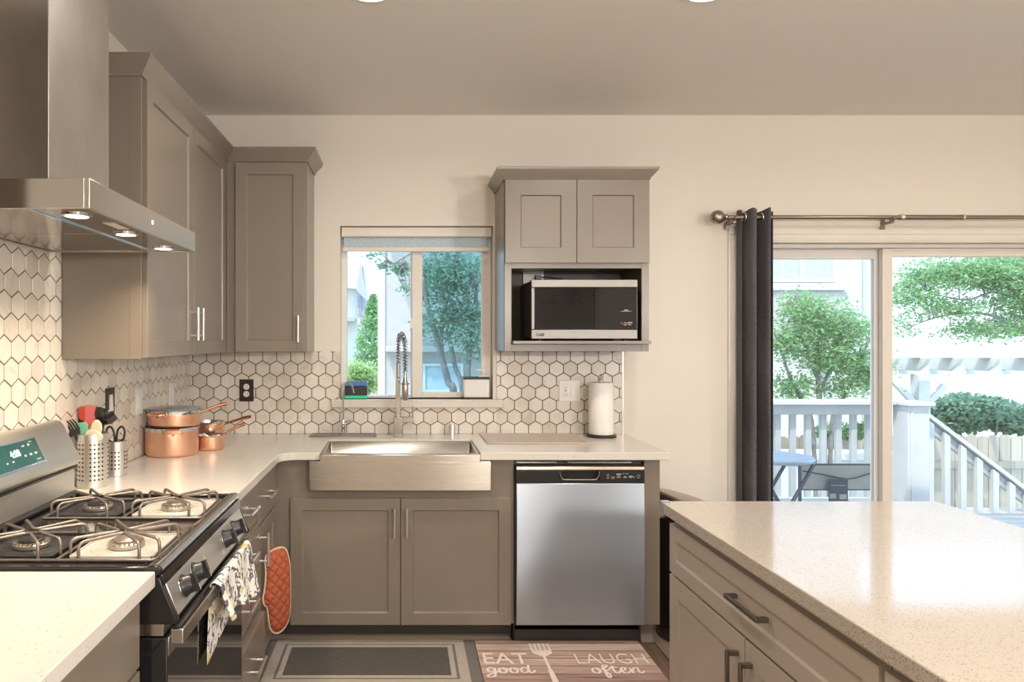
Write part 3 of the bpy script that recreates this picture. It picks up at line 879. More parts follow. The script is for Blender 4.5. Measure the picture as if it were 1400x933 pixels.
tag(m.build('faucet_tray', M['greytray'], bevel=.001), 'flat grey tray lying on the worktop under the small chrome faucet', 'tray')
m = MB(); m.lathe([(0, 0), (.019, 0), (.019, .055), (.016, .062), (0, .063)], (.275, 3.83, CT1), 28)
for i in range(3): m.lathe([(.0195, .03 + i * .008), (.0198, .033 + i * .008), (.0195, .036 + i * .008)], (.275, 3.83, CT1), 28)
tag(m.build('air_gap_cap', M['nickel']), 'small nickel air gap cap on the worktop right of the kitchen faucet', 'air gap')

# ------------------------------------------------------------------ window sill things
s = thing('soap_caddy', 'small caddy with green soap and blue sponge at the left of the window sill', 'soap caddy', (-.255, 3.935, 1.107))
m = MB(); m.box(-.318, -.190, 3.905, 3.965, 1.1075, 1.127); m.build('soap_tank', M['greenliquid'], s, bevel=.004)
m = MB(); m.box(-.316, -.192, 3.906, 3.964, 1.1275, 1.178); m.build('holder', M['blacksatin'], s, bevel=.003)
m = MB(); m.box(-.31, -.198, 3.91, 3.96, 1.1785, 1.202); m.build('sponge', M['bluesponge'], s, bevel=.004)
s = thing('soap_dispenser', 'white soap dispenser with black rim on the right of the window sill', 'soap dispenser', (.41, 3.94, 1.107))
X0, X1 = .345, .490
m = MB(); m.box(X0, X1, 3.905, 3.965, 1.114, 1.218); m.build('box', M['white'], s, bevel=.008, seg=3)
m = MB(); m.box(X0 + .003, X1 - .003, 3.908, 3.962, 1.1075, 1.116); m.build('base', M['blackplastic'], s, bevel=.003)
m = MB(); m.box(X0 - .001, X1 + .001, 3.904, 3.966, 1.216, 1.229); m.build('rim', M['blackplastic'], s, bevel=.003)
m = MB(); m.box(.43, .482, 3.915, 3.955, 1.229, 1.238); m.cyl((.457, 3.935, 1.238), (.457, 3.935, 1.265), .008); m.box(.415, .470, 3.927, 3.943, 1.262, 1.273); m.build('pump', M['white'], s, bevel=.002)

# ------------------------------------------------------------------ dishwasher
dx0, dx1, dy = .527, 1.137, 3.272
d = thing('dishwasher', 'stainless steel dishwasher with black control strip under the right worktop', 'dishwasher', (.83, 3.55, 0))
m = MB(); m.box(dx0 + .008, dx1 - .004, 3.33, 3.86, .01, .855); m.box(dx0 + .003, dx1 - .002, 3.315, 3.34, .09, .872); m.build('tub', M['blacksatin'], d, smooth=0)
m = MB(); m.box(dx0 + .012, dx0 + .20, 3.29, 3.32, .860, .866); m.box(dx0 + .25, dx1 - .06, 3.29, 3.32, .860, .866); m.build('mounting_bracket', M['steel_x'], d, smooth=0)
x0, x1 = dx0 + .008, dx1 - .004
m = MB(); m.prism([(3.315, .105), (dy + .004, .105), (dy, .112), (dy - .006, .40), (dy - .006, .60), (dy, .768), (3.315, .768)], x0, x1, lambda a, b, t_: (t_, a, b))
m.build('door', M['steel_dw_tint'], d, bevel=.003, seg=3, smooth=40)
m = MB(); m.prism([(3.315, .824), (dy + .002, .824), (dy - .002, .832), (dy + .002, .846), (dy + .012, .852), (3.315, .852)], x0, x1, lambda a, b, t_: (t_, a, b)); m.build('top_trim', M['steel_dark'], d, bevel=.002)
m = MB()
hx0, hx1 = .735, .925
m.box(x0, hx0, dy + .001, 3.315, .769, .8235); m.box(hx1, x1, dy + .001, 3.315, .769, .8235); m.box(hx0, hx1, 3.300, 3.315, .769, .8235); m.box(hx0, hx1, dy + .001, 3.315, .769, .783)
m.build('control_strip', M['blackplastic'], d, bevel=.001)
m = MB(); m.tube(rounded([(hx0 + .002, dy, .8235), (hx0 + .006, dy, .800), (hx0 + .018, dy, .785), (hx1 - .018, dy, .785), (hx1 - .006, dy, .800), (hx1 - .002, dy, .8235)], .01), .003, 8); m.build('handle_pocket', M['steel_dark'], d)
m = MB()
def marks(m, specs, fr):
    for a, b, w, h in specs: m.box(a - w / 2, a + w / 2, b - h / 2, b + h / 2, 0, .0006, fr)
frd = frame((0, dy + .0008, 0), (1, 0, 0), (0, 0, 1), (0, -1, 0))
marks(m, [(.962, .808, .012, .002), (.962, .800, .009, .002), (.962, .792, .010, .002), (.985, .797, .018, .002), (.985, .791, .012, .0015), (1.012, .811, .022, .004), (1.012, .803, .016, .002), (1.012, .796, .018, .002), (1.034, .813, .010, .0015), (1.050, .813, .012, .0015), (1.042, .800, .012, .002), (1.042, .795, .016, .0015), (1.068, .801, .018, .003), (1.068, .795, .014, .0015), (1.082, .797, .008, .002)], frd)
m.tube([frd(1.104 + .007 * math.cos(a), .800 + .007 * math.sin(a), .0003) for a in [2 * PI * k / 20 for k in range(20)]], .0007, 4, closed=True)
m.build('control_marks', M['icon'], d, smooth=0)
m = MB(); m.box(dx0 + .002, 1.126, 3.345, 3.36, .0, .088); m.box(dx0 + .002, 1.126, 3.33, 3.345, .062, .085); m.build('kick_plate', M['blackplastic'], d, smooth=0, bevel=.002)

# ------------------------------------------------------------------ things on the right worktop
m = MB(); m.box(.43, .945, 3.52, 3.872, CT1 + .0005, CT1 + .0075)
tag(m.build('cutting_board', M['board'], bevel=.002), 'thin rose grey cutting mat lying flat on the worktop right of the sink', 'cutting board')
p = thing('paper_towel_holder', 'upright dark metal paper towel holder at the right end of the backsplash', 'paper towel holder', (1.076, 3.785, CT1))
m = MB(); m.lathe([(0, 0), (.079, 0), (.079, .010), (.074, .014), (0, .014)], (1.076, 3.785, CT1 + .0005)); m.cyl((1.076, 3.785, .926), (1.076, 3.785, 1.222), .006); m.build('stand', M['bronzeplate'], p)
m = MB(); m.lathe([(0, 0), (.012, 0), (.013, .012), (.007, .018), (.011, .024), (.013, .034), (.008, .043), (0, .045)], (1.076, 3.785, 1.208), 20); m.build('finial', M['nickel'], p)
m = MB(); m.lathe([(.02, .93), (.064, .93), (.066, .933), (.066, 1.204), (.064, 1.207), (.02, 1.207), (.02, .93)], (1.076, 3.785, 0), 48)
tag(m.build('paper_towel_roll', M['paper']), 'white paper towel roll standing on the dark holder', 'paper towel')

# ------------------------------------------------------------------ outlets
def outlet(name, label, cat, fr, a, b, w, h, plate, kinds, group=None):
    o = thing(name, label, cat, fr(a, b - h / 2, .007))
    m = MB(); m.box(a - w / 2, a + w / 2, b - h / 2, b + h / 2, .0065, .0125, fr); m.build('plate', M[plate], o, bevel=.002)
    n = len(kinds)
    for i, k in enumerate(kinds):
        ca = a + (i - (n - 1) / 2) * .046
        if k == 'round':
            for s in (-.02, .02):
                m = MB(); m.tube([fr(ca, b + s, .012), fr(ca, b + s, .0142)], .0165, 24); sk = m.build('socket', M['white'], o)
                m = MB(); m.box(ca - .0075, ca - .0055, b + s - .001, b + s + .008, .0142, .0146, fr); m.box(ca + .0055, ca + .0075, b + s - .001, b + s + .008, .0142, .0146, fr); m.box(ca - .002, ca + .002, b + s - .010, b + s - .006, .0142, .0146, fr); m.build('slots', M['blackplastic'], sk, smooth=0)
        elif k == 'deco':
            m = MB(); m.box(ca - .0165, ca + .0165, b - .034, b + .034, .012, .0145, fr); sk = m.build('socket', M['white'], o, bevel=.001)
            m = MB()
            for s in (-.018, .018):
                for q in (-.006, .006): m.box(ca + q - .0012, ca + q + .0012, b + s - .004, b + s + .004, .0145, .015, fr)
                m.box(ca - .002, ca + .002, b + s - .012, b + s - .008, .0145, .015, fr)
            m.box(ca - .004, ca + .004, b - .003, b + .003, .0145, .015, fr)
            m.build('slots', M['blackplastic'], sk, smooth=0)
        else:
            m = MB(); m.prism([(b - .033, .012), (b + .033, .012), (b + .033, .0145), (b, .0155), (b - .033, .018)], ca - .0155, ca + .0155, lambda p_, q, t_: fr(t_, p_, q)); m.build('switch', M['white'], o)
    return o
outlet('outlet', 'dark bronze wall outlet on the tiles left of the window', 'outlet', frB, -.859, 1.156, .078, .122, 'bronzeplate', ['round'])
outlet('outlet', 'white double plate with outlet and switch on the tiles beside the paper towel', 'outlet', frB, .930, 1.154, .116, .118, 'white', ['deco', 'rocker'])
outlet('wall_switch', 'dark framed switch plate on the left wall behind the utensils', 'switch', frL, 2.82, 1.185, .078, .120, 'bronzeplate', ['rocker'])
outlet('wall_switch', 'white switch plate on the left wall above the copper pots, nearer the range', 'switch', frL, 3.13, 1.165, .075, .118, 'white', ['rocker'])
outlet('wall_switch', 'white switch plate on the left wall nearest the corner', 'switch', frL, 3.57, 1.160, .075, .118, 'white', ['rocker'])
frM = frame((0, BY - .012, 0), (1, 0, 0), (0, 0, 1), (0, -1, 0))
outlet('outlet', 'white wall outlet inside the shelf behind the microwave', 'outlet', frM, .728, 1.785, .115, .075 if False else .075, 'white', ['round'] if False else [])
m = MB(); m.box(.735, .765, 3.845, 3.874, 1.768, 1.792); m.tube(catmull([(.765, 3.86, 1.78), (.82, 3.86, 1.782), (.9, 3.86, 1.765), (.96, 3.865, 1.73)], 6), .004, 8)
tag(m.build('power_plug', M['blackplastic'], bevel=.002), 'black plug and cord in the outlet behind the microwave', 'plug')

# ------------------------------------------------------------------ microwave
mw = thing('microwave', 'stainless steel microwave with black glass door on the open cabinet shelf', 'microwave', (.91, 3.68, 1.432))
X0, X1, Z0, Z1, Y0 = .648, 1.180, 1.441, 1.739, 3.508
m = MB(); m.box(X0 + .004, X1 - .004, Y0 + .03, 3.845, Z0 + .003, Z1 - .004); m.build('body', M['blacksatin'], mw, bevel=.004)
m = MB()
m.box(X0, X1, Y0, Y0 + .029, Z0, Z0 + .048); m.box(X0, X1, Y0, Y0 + .029, Z1 - .040, Z1); m.box(X0, X0 + .018, Y0, Y0 + .029, Z0 + .048, Z1 - .04); m.box(X1 - .006, X1, Y0, Y0 + .029, Z0 + .048, Z1 - .04)
m.build('front_frame', M['steel_mw'], mw, bevel=.003)
m = MB(); m.box(X0 + .018, .962, Y0 + .0015, Y0 + .029, Z0 + .048, Z1 - .04); m.build('door_glass', M['mwglass'], mw, smooth=0, bevel=.001)
m = MB(); m.box(.9635, X1 - .006, Y0 + .0015, Y0 + .029, Z0 + .048, Z1 - .04); m.build('control_panel', M['mwglass'], mw, smooth=0, bevel=.001)
frw = frame((0, Y0 + .001, 0), (1, 0, 0), (0, 0, 1), (0, -1, 0))
m = MB(); marks(m, [(1.122, 1.580, .052, .0018), (1.122, 1.586, .020, .003)], frw); m.build('printed_logo', M['icon'], mw, smooth=0)
m = MB(); marks(m, [(1.118, 1.522, .012, .003), (1.118, 1.512, .010, .004), (1.142, 1.523, .022, .004), (1.140, 1.513, .014, .003)], frw); m.build('printed_marks', M['icon'], mw, smooth=0)
m = MB(); marks(m, [(1.100, 1.522, .014, .003), (1.106, 1.515, .012, .002), (1.128, 1.518, .006, .006)], frw); m.build('red_marks', M['redicon'], mw, smooth=0)
for fx in (X0 + .05, X1 - .05):
    for fy in (3.56, 3.80):
        m = MB(); m.cyl((fx, fy, 1.4325), (fx, fy, 1.446), .012, 16); m.build('foot', M['blackplastic'], mw)

def text(s, fr, size, mat, parent, name='lettering', shear=0, thick=.0006, xscale=1.0, offset=0, center=False):
    cu = bpy.data.curves.new('txt', 'FONT'); cu.body = s; cu.size = size; cu.shear = shear; cu.extrude = thick / 2; cu.offset = offset
    if center: cu.align_x = 'CENTER'
    tmp = bpy.data.objects.new('tmp_text', cu); COL.objects.link(tmp)
    bpy.context.view_layer.update()
    dg = bpy.context.evaluated_depsgraph_get()
    me = bpy.data.meshes.new_from_object(tmp.evaluated_get(dg))
    bpy.data.objects.remove(tmp); bpy.data.curves.remove(cu)
    off = wloc(parent)
    me.transform(Matrix.Identity(4))
    for v in me.vertices: v.co = fr(v.co.x * xscale, v.co.y, v.co.z) - off
    me.materials.clear(); me.materials.append(mat)
    me.name = name
    o = bpy.data.objects.new(name, me); COL.objects.link(o); o.parent = parent
    return o
text('LG', frame((X0 + .041, Y0 - .0008, Z0 + .016), (1, 0, 0), (0, 0, 1), (0, -1, 0)), .019, M['ink'], mw, 'logo', offset=.0009)
m = MB(); m.tube([frw(X0 + .030 + .0065 * math.cos(a), Z0 + .0225 + .0065 * math.sin(a), .0016) for a in [2 * PI * k / 20 for k in range(20)]], .0013, 5, closed=True); m.build('logo_ring', M['ink'], mw)
text('NeoChef', frame((X1 - .062, Y0 - .0004, Z0 + .018), (1, 0, 0), (0, 0, 1), (0, -1, 0)), .011, M['bronze'], mw, 'small_lettering')

# ------------------------------------------------------------------ range hood
h = thing('range_hood', 'stainless steel chimney range hood above the gas range', 'range hood', (-.93, 1.945, 1.731))
HY0, HY1, HX, HZ0, HZ1 = 1.549, 2.342, -.688, 1.731, 1.798
m = MB()
m.box(WX + .008, WX + .02, HY0, HY1, HZ0, HZ1); m.box(HX - .012, HX, HY0, HY1, HZ0, HZ1); m.box(WX + .02, HX - .012, HY0, HY0 + .012, HZ0, HZ1); m.box(WX + .02, HX - .012, HY1 - .012, HY1, HZ0, HZ1)
m.box(WX + .02, HX - .012, HY0 + .012, HY1 - .012, HZ1 - .012, HZ1)
m.build('canopy', M['steel_y'], h, bevel=.0015)
m = MB(); m.box(WX + .002, -.886, 1.763, 2.127, HZ1, CZ - .001); m.build('chimney', M['steel_z'], h, smooth=0, bevel=.0015)
m = MB(); m.box(-.828, HX - .013, HY0 + .013, HY1 - .013, HZ0 + .004, HZ0 + .010); m.build('light_panel', M['filter'], h, smooth=0)
for y0, y1 in ((HY0 + .016, 1.943), (1.947, HY1 - .016)):
    m = MB(); m.box(WX + .022, -.835, y0, y1, HZ0 + .003, HZ0 + .012); fl = m.build('filter', M['filter'], h, smooth=0, bevel=.001)
m = MB(); m.box(-.836, -.829, HY0 + .013, HY1 - .013, HZ0 + .001, HZ0 + .012); m.build('filter_rail', M['chrome'], h, smooth=0)
t = NT('hood lamp glow'); t.set(Base_Color=(1, .9, .75), Emission_Color=(1, .80, .52), Emission_Strength=9.0); M['lamp'] = t.m
for ly in (1.655, 1.95, 2.255):
    m = MB(); m.lathe([(.034, .0035), (.034, .001), (.026, 0), (.026, .0035)], (-.765, ly, HZ0)); ln = m.build('lamp_ring', M['chrome'], h)
    m = MB(); m.lathe([(0, .002), (.0255, .002), (.0255, .004), (0, .004)], (-.765, ly, HZ0)); m.build('lamp_lens', M['lamp'], ln)
    l = area('hood lamp', (-.765, ly, HZ0 - .002), .05, 1.3, (1.0, .82, .60), spread=2.4)
m = MB(); m.box(-.75, -.72, 1.76, 1.86, HZ0 + .0025, HZ0 + .0035); m.build('rating_label', M['white'], h, smooth=0)
m = MB(); m.lathe([(0, 0), (.006, 0), (.006, .0006), (0, .0006)], (HX + .0001, 1.94, 1.765), 20, axis='x'); m.build('touch_control', M['digit'], h)

# ------------------------------------------------------------------ gas range
RY0, RY1 = 1.601, 2.365
rg = thing('gas_range', 'stainless steel and black gas range standing against the tiled left wall', 'range', (-.86, (RY0 + RY1) / 2, 0))
m = MB(); m.box(WX + .03, -.60, RY0 + .002, RY1 - .002, .02, .900); m.build('body', M['blackgloss'], rg, bevel=.003)
# cooktop with raised rim
m = MB()
m.prism([(WX + .03, .900), (-.560, .900), (-.551, .905), (-.549, .918), (-.556, .924), (-.575, .924), (-.590, .916), (WX + .10, .916), (WX + .09, .922), (WX + .03, .922)], RY0, RY1, lambda a, b, t_: (a, t_, b))
m.box(WX + .09, -.575, RY0, RY0 + .02, .914, .922); m.box(WX + .09, -.575, RY1 - .02, RY1, .914, .922)
m.build('cooktop', M['blackgloss'], rg, bevel=.003, seg=3)
m = MB(); m.prism([(-.566, .9245), (-.556, .925), (-.5485, .919), (-.547, .912), (-.5495, .912), (-.5505, .9175), (-.5575, .9228), (-.566, .9228)], RY0 + .01, RY1 - .002, lambda a, b, t_: (a, t_, b)); m.build('front_trim', M['steel_y'], rg, smooth=50)
m = MB(); m.prism([(-.62, .899), (-.5525, .899), (-.5525, .905), (-.546, .904), (-.541, .880), (-.62, .880)], RY0 + .002, RY1 - .002, lambda a, b, t_: (a, t_, b)); m.build('front_band', M['blackgloss'], rg, bevel=.001)
# control panel
m = MB(); m.prism([(-.62, .879), (-.5445, .879), (-.516, .803), (-.62, .803)], RY0 + .022, RY1 - .012, lambda a, b, t_: (a, t_, b)); cpn = m.build('control_panel', M['guard'], rg, bevel=.002)
for y0, y1 in ((RY0, RY0 + .021), (RY1 - .011, RY1)):
    m = MB(); m.prism([(-.62, .898), (-.552, .898), (-.545, .879), (-.512, .80), (-.518, .79), (-.62, .79)], y0, y1, lambda a, b, t_: (a, t_, b)); m.build('end_cap', M['blackgloss'], rg, bevel=.004, seg=3)
nrm = Vector((.076, 0, .0285)).normalized()
for ky in (1.705, 1.80, 2.105, 2.215):
    c0 = Vector((-.530, ky, .842))
    e1 = Vector((0, 1, 0)); e2 = nrm.cross(e1).normalized()
    def kp(r, z, a): return c0 + nrm * z + (e1 * math.cos(a) + e2 * math.sin(a)) * r
    m = MB(); prev = None
    for r, z in ((.026, 0), (.026, .006), (.023, .010), (.0215, .026), (.019, .029), (0.0001, .029)):
        ring = [m.bm.verts.new(kp(r, z, 2 * PI * k / 28)) for k in range(28)]
        if prev:
            for k in range(28): m.bm.faces.new([prev[k], prev[(k + 1) % 28], ring[(k + 1) % 28], ring[k]])
        prev = ring
    kf = lambda a, b, c: c0 + e1 * a + e2 * b + nrm * c
    m.box(-.0055, .0055, -.0225, .0225, .024, .038, kf)
    kn = m.build('knob', M['blackplastic'], rg, bevel=.001)
    m = MB(); m.box(-.001, .001, -.021, -.006, .038, .0385, kf); m.build('pointer', M['white'], kn, smooth=0)
    m = MB(); m.tube([kp(.0275, .002, 2 * PI * k / 28) for k in range(28)], .0012, 6, closed=True); m.build('bezel', M['chrome'], kn)
# vent strip and oven door
m = MB(); m.box(-.62, -.545, RY0 + .006, RY1 - .006, .762, .800); vs = m.build('vent_strip', M['steel_y'], rg, bevel=.001)
for g0 in (RY0 + .06, 1.83, 2.04, 2.22):
    m = MB()
    for k in range(3): m.box(-.546, -.5438, g0, g0 + .085, .770 + k * .009, .7745 + k * .009)
    m.build('vent_slot', M['blackplastic'], vs, smooth=0)
m = MB(); m.box(-.60, -.536, RY0 + .006, RY1 - .006, .235, .758); od = m.build('oven_door', M['blackglass'], rg, bevel=.003)
m = MB(); m.box(-.536, -.533, RY0 + .006, RY1 - .006, .715, .758); m.build('door_trim', M['steel_y'], od, bevel=.001)
m = MB()
HX0, HX1 = -.515, -.503
m.box(HX0, HX1, RY0 + .03, RY1 - .03, .738, .774); m.box(-.533, HX1, RY0 + .018, RY0 + .032, .738, .774); m.box(-.533, HX1, RY1 - .032, RY1 - .018, .738, .774)
m.build('handle', M['steel_y'], od, bevel=.003, seg=3)
m = MB(); m.box(-.60, -.538, RY0 + .006, RY1 - .006, .06, .228); m.build('storage_drawer', M['steel_y'], rg, bevel=.003)
# backguard
m = MB()
m.prism([(WX + .012, .922), (-1.098, .922), (-1.098, 1.018), (-1.082, 1.026), (-1.078, 1.038), (-1.082, 1.052), (-1.135, 1.155), (-1.148, 1.168), (WX + .012, 1.172)], RY0 + .004, RY1 - .004, lambda a, b, t_: (a, t_, b))
bgd = m.build('backguard', M['guard'], rg, bevel=.006, seg=3, smooth=45)
m = MB(); m.prism([(-1.0985, .922), (-1.078, .922), (-1.078, .930), (-1.0985, .936)], RY0 + .004, RY1 - .004, lambda a, b, t_: (a, t_, b)); m.build('rear_trim', M['blackgloss'], bgd, bevel=.001)
m = MB(); m.box(-1.0982, -1.0885, RY0 + .006, RY1 - .006, 1.012, 1.019); m.build('shadow_gap', M['blackplastic'], bgd, smooth=0)
p0 = Vector((-1.082, 0, 1.052)); p1 = Vector((-1.135, 0, 1.155)); uu = (p1 - p0).normalized(); nn = Vector((uu.z, 0, -uu.x))
frD = frame(p0 + Vector((0, 2.36, 0)), (0, -1, 0), uu, nn)   # a runs towards the camera
frD2 = frame(p0, (0, 1, 0), uu, nn)
m = MB(); m.box(1.78, 2.145, .022, .097, .0005, .003, frD2); dp = m.build('display', M['display'], bgd, bevel=.001)
m = MB()
for q in ((1.775, 2.150, .018, .022), (1.775, 2.150, .097, .101)): m.box(q[0], q[1], q[2], q[3], .0005, .004, frD2)
for q in ((1.775, 1.780), (2.145, 2.150)): m.box(q[0], q[1], .022, .097, .0005, .004, frD2)
m.build('display_frame', M['chrome'], bgd, smooth=0)
text('4:08', frame(p0 + nn * .0034 + Vector((0, 1.99, 0)) + uu * .056, (0, 1, 0), uu, nn), .030, M['digit'], dp, 'clock_digits')
m = MB(); marks(m, [(2.07, .082, .014, .004), (2.10, .082, .010, .006), (2.115, .09, .018, .002), (2.06, .052, .010, .006), (2.09, .052, .012, .006), (2.118, .052, .012, .006), (2.12, .032, .022, .002), (1.96, .045, .008, .004), (1.99, .045, .008, .004), (1.88, .04, .008, .006), (1.85, .04, .008, .006), (1.82, .04, .008, .006)], frame(p0 + nn * .003, (0, 1, 0), uu, nn)); m.build('display_marks', M['icon'], dp, smooth=0)
# burners
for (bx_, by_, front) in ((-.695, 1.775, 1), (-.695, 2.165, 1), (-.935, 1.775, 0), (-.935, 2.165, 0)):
    m = MB()
    hw, hd = .100, .100
    m.prism([(bx_ - hw, by_ - hd), (bx_ + hw, by_ - hd), (bx_ + hw, by_ + hd), (bx_ - hw, by_ + hd)], .9165, .9185, lambda a, b, t_: (a, b, t_))
    for q in ((bx_ - hw, bx_ + hw, by_ - hd, by_ - hd + .003), (bx_ - hw, bx_ + hw, by_ + hd - .003, by_ + hd), (bx_ - hw, bx_ - hw + .003, by_ - hd, by_ + hd), (bx_ + hw - .003, bx_ + hw, by_ - hd, by_ + hd)): m.box(*q, .9165, .924)
    for k in range(3):
        rr = .055 + k * .014
        m.tube([(bx_ + rr * math.cos(a) * 1.0, by_ + rr * math.sin(a), .9186) for a in [2 * PI * j / 28 for j in range(28)]], .0012, 4, closed=True)
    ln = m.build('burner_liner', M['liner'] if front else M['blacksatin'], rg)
    m = MB(); m.lathe([(.040, 0), (.044, .002), (.044, .010), (.038, .014), (.030, .015), (.030, .012), (0, .012)], (bx_, by_, .9185), 32)
    for k in range(24):
        a = 2 * PI * k / 24; m.box(bx_ + .0405 * math.cos(a) - .002, bx_ + .0405 * math.cos(a) + .002, by_ + .0405 * math.sin(a) - .002, by_ + .0405 * math.sin(a) + .002, .929, .9345)
    bu = m.build('burner', M['burner'], rg)
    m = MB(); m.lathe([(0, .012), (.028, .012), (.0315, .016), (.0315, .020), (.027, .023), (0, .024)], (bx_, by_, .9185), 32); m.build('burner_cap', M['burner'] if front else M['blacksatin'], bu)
def grate(cy):
    m = MB(); zt = .958; zb_ = .920
    for bx_ in (-.695, -.935):
        for ang in (0, PI / 2, PI, 1.5 * PI):
            ca, sa = math.cos(ang), math.sin(ang)
            def q(a, b, z): return (bx_ + a * ca - b * sa, cy + a * sa + b * ca, z)
            ro, ri, sp = .108, .012, .072
            P = rounded([q(ro, -sp, zb_), q(ro, -sp, zt), q(ri, 0, zt - .001), q(ro, sp, zt), q(ro, sp, zb_)], .022, 5)
            m.tube(P, .0042, 8)
    m.tube(rounded([(-1.045, cy - .118, zb_), (-.583, cy - .118, zb_), (-.583, cy + .118, zb_), (-1.045, cy + .118, zb_), (-1.045, cy - .118, zb_)], .02, 4), .004, 8)
    m.tube([(-.815, cy - .118, zb_), (-.815, cy + .118, zb_)], .004, 8)
    return m.build('grate', M['grate'], rg, smooth=60)
grate(1.775); grate(2.165)

# towel on the oven handle
def towelmat():
    t = NT('patterned tea towel'); t.set(Roughness=.9)
    v = t.world((1, 1, 1))
    n1 = t.noise(v, 34, 2, .5, .8)
    c = t.ramp(n1, [(.0, (.80, .76, .70)), (.49, (.80, .76, .70)), (.52, (.12, .11, .13)), (.62, (.14, .13, .15)), (.65, (.78, .74, .68))], 'CONSTANT')
    n2 = t.noise(v, 14, 1)
    k = t.ramp(n2, [(0, (0, 0, 0)), (.62, (1, 1, 1))], 'CONSTANT')
    t.base(t.mix(k, c, (.70, .55, .22)))
    return t.m
M['towel'] = towelmat()
m = MB()
prof = [(-.523, .565), (-.5235, .62), (-.522, .70), (-.520, .765), (-.517, .777), (-.509, .7805), (-.5005, .777), (-.4975, .765), (-.494, .72), (-.488, .68), (-.484, .645)]
pp = catmull([(a, 0, b) for a, b in prof], 4); rows = []
NY = 44
for i in range(NY + 1):
    k = i / NY; y = 1.905 + .40 * k
    row = []
    for j, p in enumerate(pp):
        s_ = j / (len(pp) - 1)
        front = max(0, (s_ - .62) / .38); back = max(0, (.30 - s_) / .30)
        wav = math.sin(k * 13 + 1) * .012 * front + .005 * math.sin(k * 29) * front
        zz = p.z + (.02 * math.sin(k * 5 + .6) - .03 * k + .012) * front + (.06 * k) * back
        row.append(m.bm.verts.new((p.x + max(0, wav + .010 * front) + .002 * math.sin(k * 60) * (1 if .35 < s_ < .62 else .2) * (1 if s_ > .5 else 0), y + .02 * front * (1 - k) - .015 * back * (1 - k), zz)))
    rows.append(row)
for i in range(NY):
    for j in range(len(pp) - 1): m.bm.faces.new([rows[i][j], rows[i][j + 1], rows[i + 1][j + 1], rows[i + 1][j]])
tag(m.build('tea_towel', M['towel'], solid=.0022, smooth=70), 'white tea towel with dark leaf pattern hanging over the oven handle', 'towel')

# oven mitt
def mittmat():
    t = NT('quilted rust cloth'); t.set(Roughness=.9)
    v = t.coord((1, 1, 1))
    mp = t.n('ShaderNodeMapping'); mp.inputs['Rotation'].default_value = (PI / 4 * 0, PI / 4, 0); t.l(v, mp.inputs['Vector'])
    s = t.n('ShaderNodeSeparateXYZ'); t.l(mp.outputs[0], s.inputs[0])
    def wv(o_): return t.math('ABSOLUTE', t.math('SINE', t.math('MULTIPLY', o_, 95.0)))
    hgt = t.math('MINIMUM', wv(s.outputs[0]), wv(s.outputs[2]))
    t.base(t.mix(t.noise(v, 60, 3), (.36, .075, .035), (.52, .13, .06)))
    t.bump(t.math('POWER', hgt, .5), 1.0, .006)
    return t.m
M['mitt'] = mittmat()
M['mittlining'] = plain('cream lining', (.70, .58, .42), .9)
mt = thing('oven_mitt', 'quilted rust red oven mitt hanging from the corner cabinet door handle', 'oven mitt', (-.526, 2.968, .20), math.radians(46))
out = [(-.052, .340), (.030, .352), (.058, .30), (.066, .22), (.066, .10), (.055, .035), (.025, .003), (-.012, .004), (-.036, .035), (-.046, .095), (-.052, .125), (-.064, .135), (-.070, .165), (-.062, .20), (-.056, .26)]
oc = catmull([(a, 0, b) for a, b in out], 5, closed=True)
m = MB(); cen = Vector((0, 0, .18))
layers = [(1.0, 0), (.96, .010), (.80, .019), (.5, .024), (.2, .025)]
front = []; back = []
for sgn, store in ((-1, front), (1, back)):
    for li, (k, yy) in enumerate(layers):
        if sgn == 1 and li == 0: store.append(front[0]); continue
        store.append([m.bm.verts.new((cen.x + (p.x - cen.x) * k, sgn * yy * .8, cen.z + (p.z - cen.z) * k)) for p in oc])
    for i in range(len(store) - 1):
        n_ = len(oc)
        for j in range(n_): m.bm.faces.new([store[i][j], store[i][(j + 1) % n_], store[i + 1][(j + 1) % n_], store[i + 1][j]])
    m.bm.faces.new(store[-1])
m.build('quilting', M['mitt'], mt, local=True, smooth=70)
m = MB(); m.tube([(p.x * 1.02, 0, (p.z - .18) * 1.01 + .18) for p in oc], .004, 6, closed=True); m.build('piping', M['mittlining'], mt, local=True)
m = MB(); m.tube(catmull([(-.03, 0, .345), (-.045, 0, .39), (-.05, .0, .42), (-.035, 0, .39), (-.02, 0, .35)], 6), .003, 6); m.build('hanging_loop', M['mitt'], mt, local=True)

# ------------------------------------------------------------------ utensil crocks
def crock(label, x, y, r, hh, rows_, cols_):
    c = thing('utensil_crock', label, 'utensil crock', (x, y, CT1), 0)
    m = MB(); m.lathe([(0, .001), (r, .001), (r, hh), (r - .002, hh + .002), (r - .003, hh), (r - .003, .004), (0, .004)], (x, y, CT1), 48); m.build('cup', M['crock'], c)
    m = MB()
    for i in range(rows_):
        for j in range(cols_):
            if j % 5 in (3,): continue
            a = 2 * PI * j / cols_; z = CT1 + .03 + i * .0155
            if z > CT1 + hh - .03: continue
            d_ = Vector((math.cos(a), math.sin(a), 0)); p = Vector((x, y, z)) + d_ * (r - .001)
            m.tube([p, p + d_ * .0016], .0034, 10)
    m.build('perforations', M['blackplastic'], c, smooth=0)
    return c
CX, CY, CR, CH = -1.108, 2.520, .053, .190
crock('tall perforated steel crock full of cooking utensils beside the range', CX, CY, CR, CH, 10, 24)
crock('short perforated steel crock holding scissors behind the tall one', -1.108, 2.725, .040, .132, 7, 20)
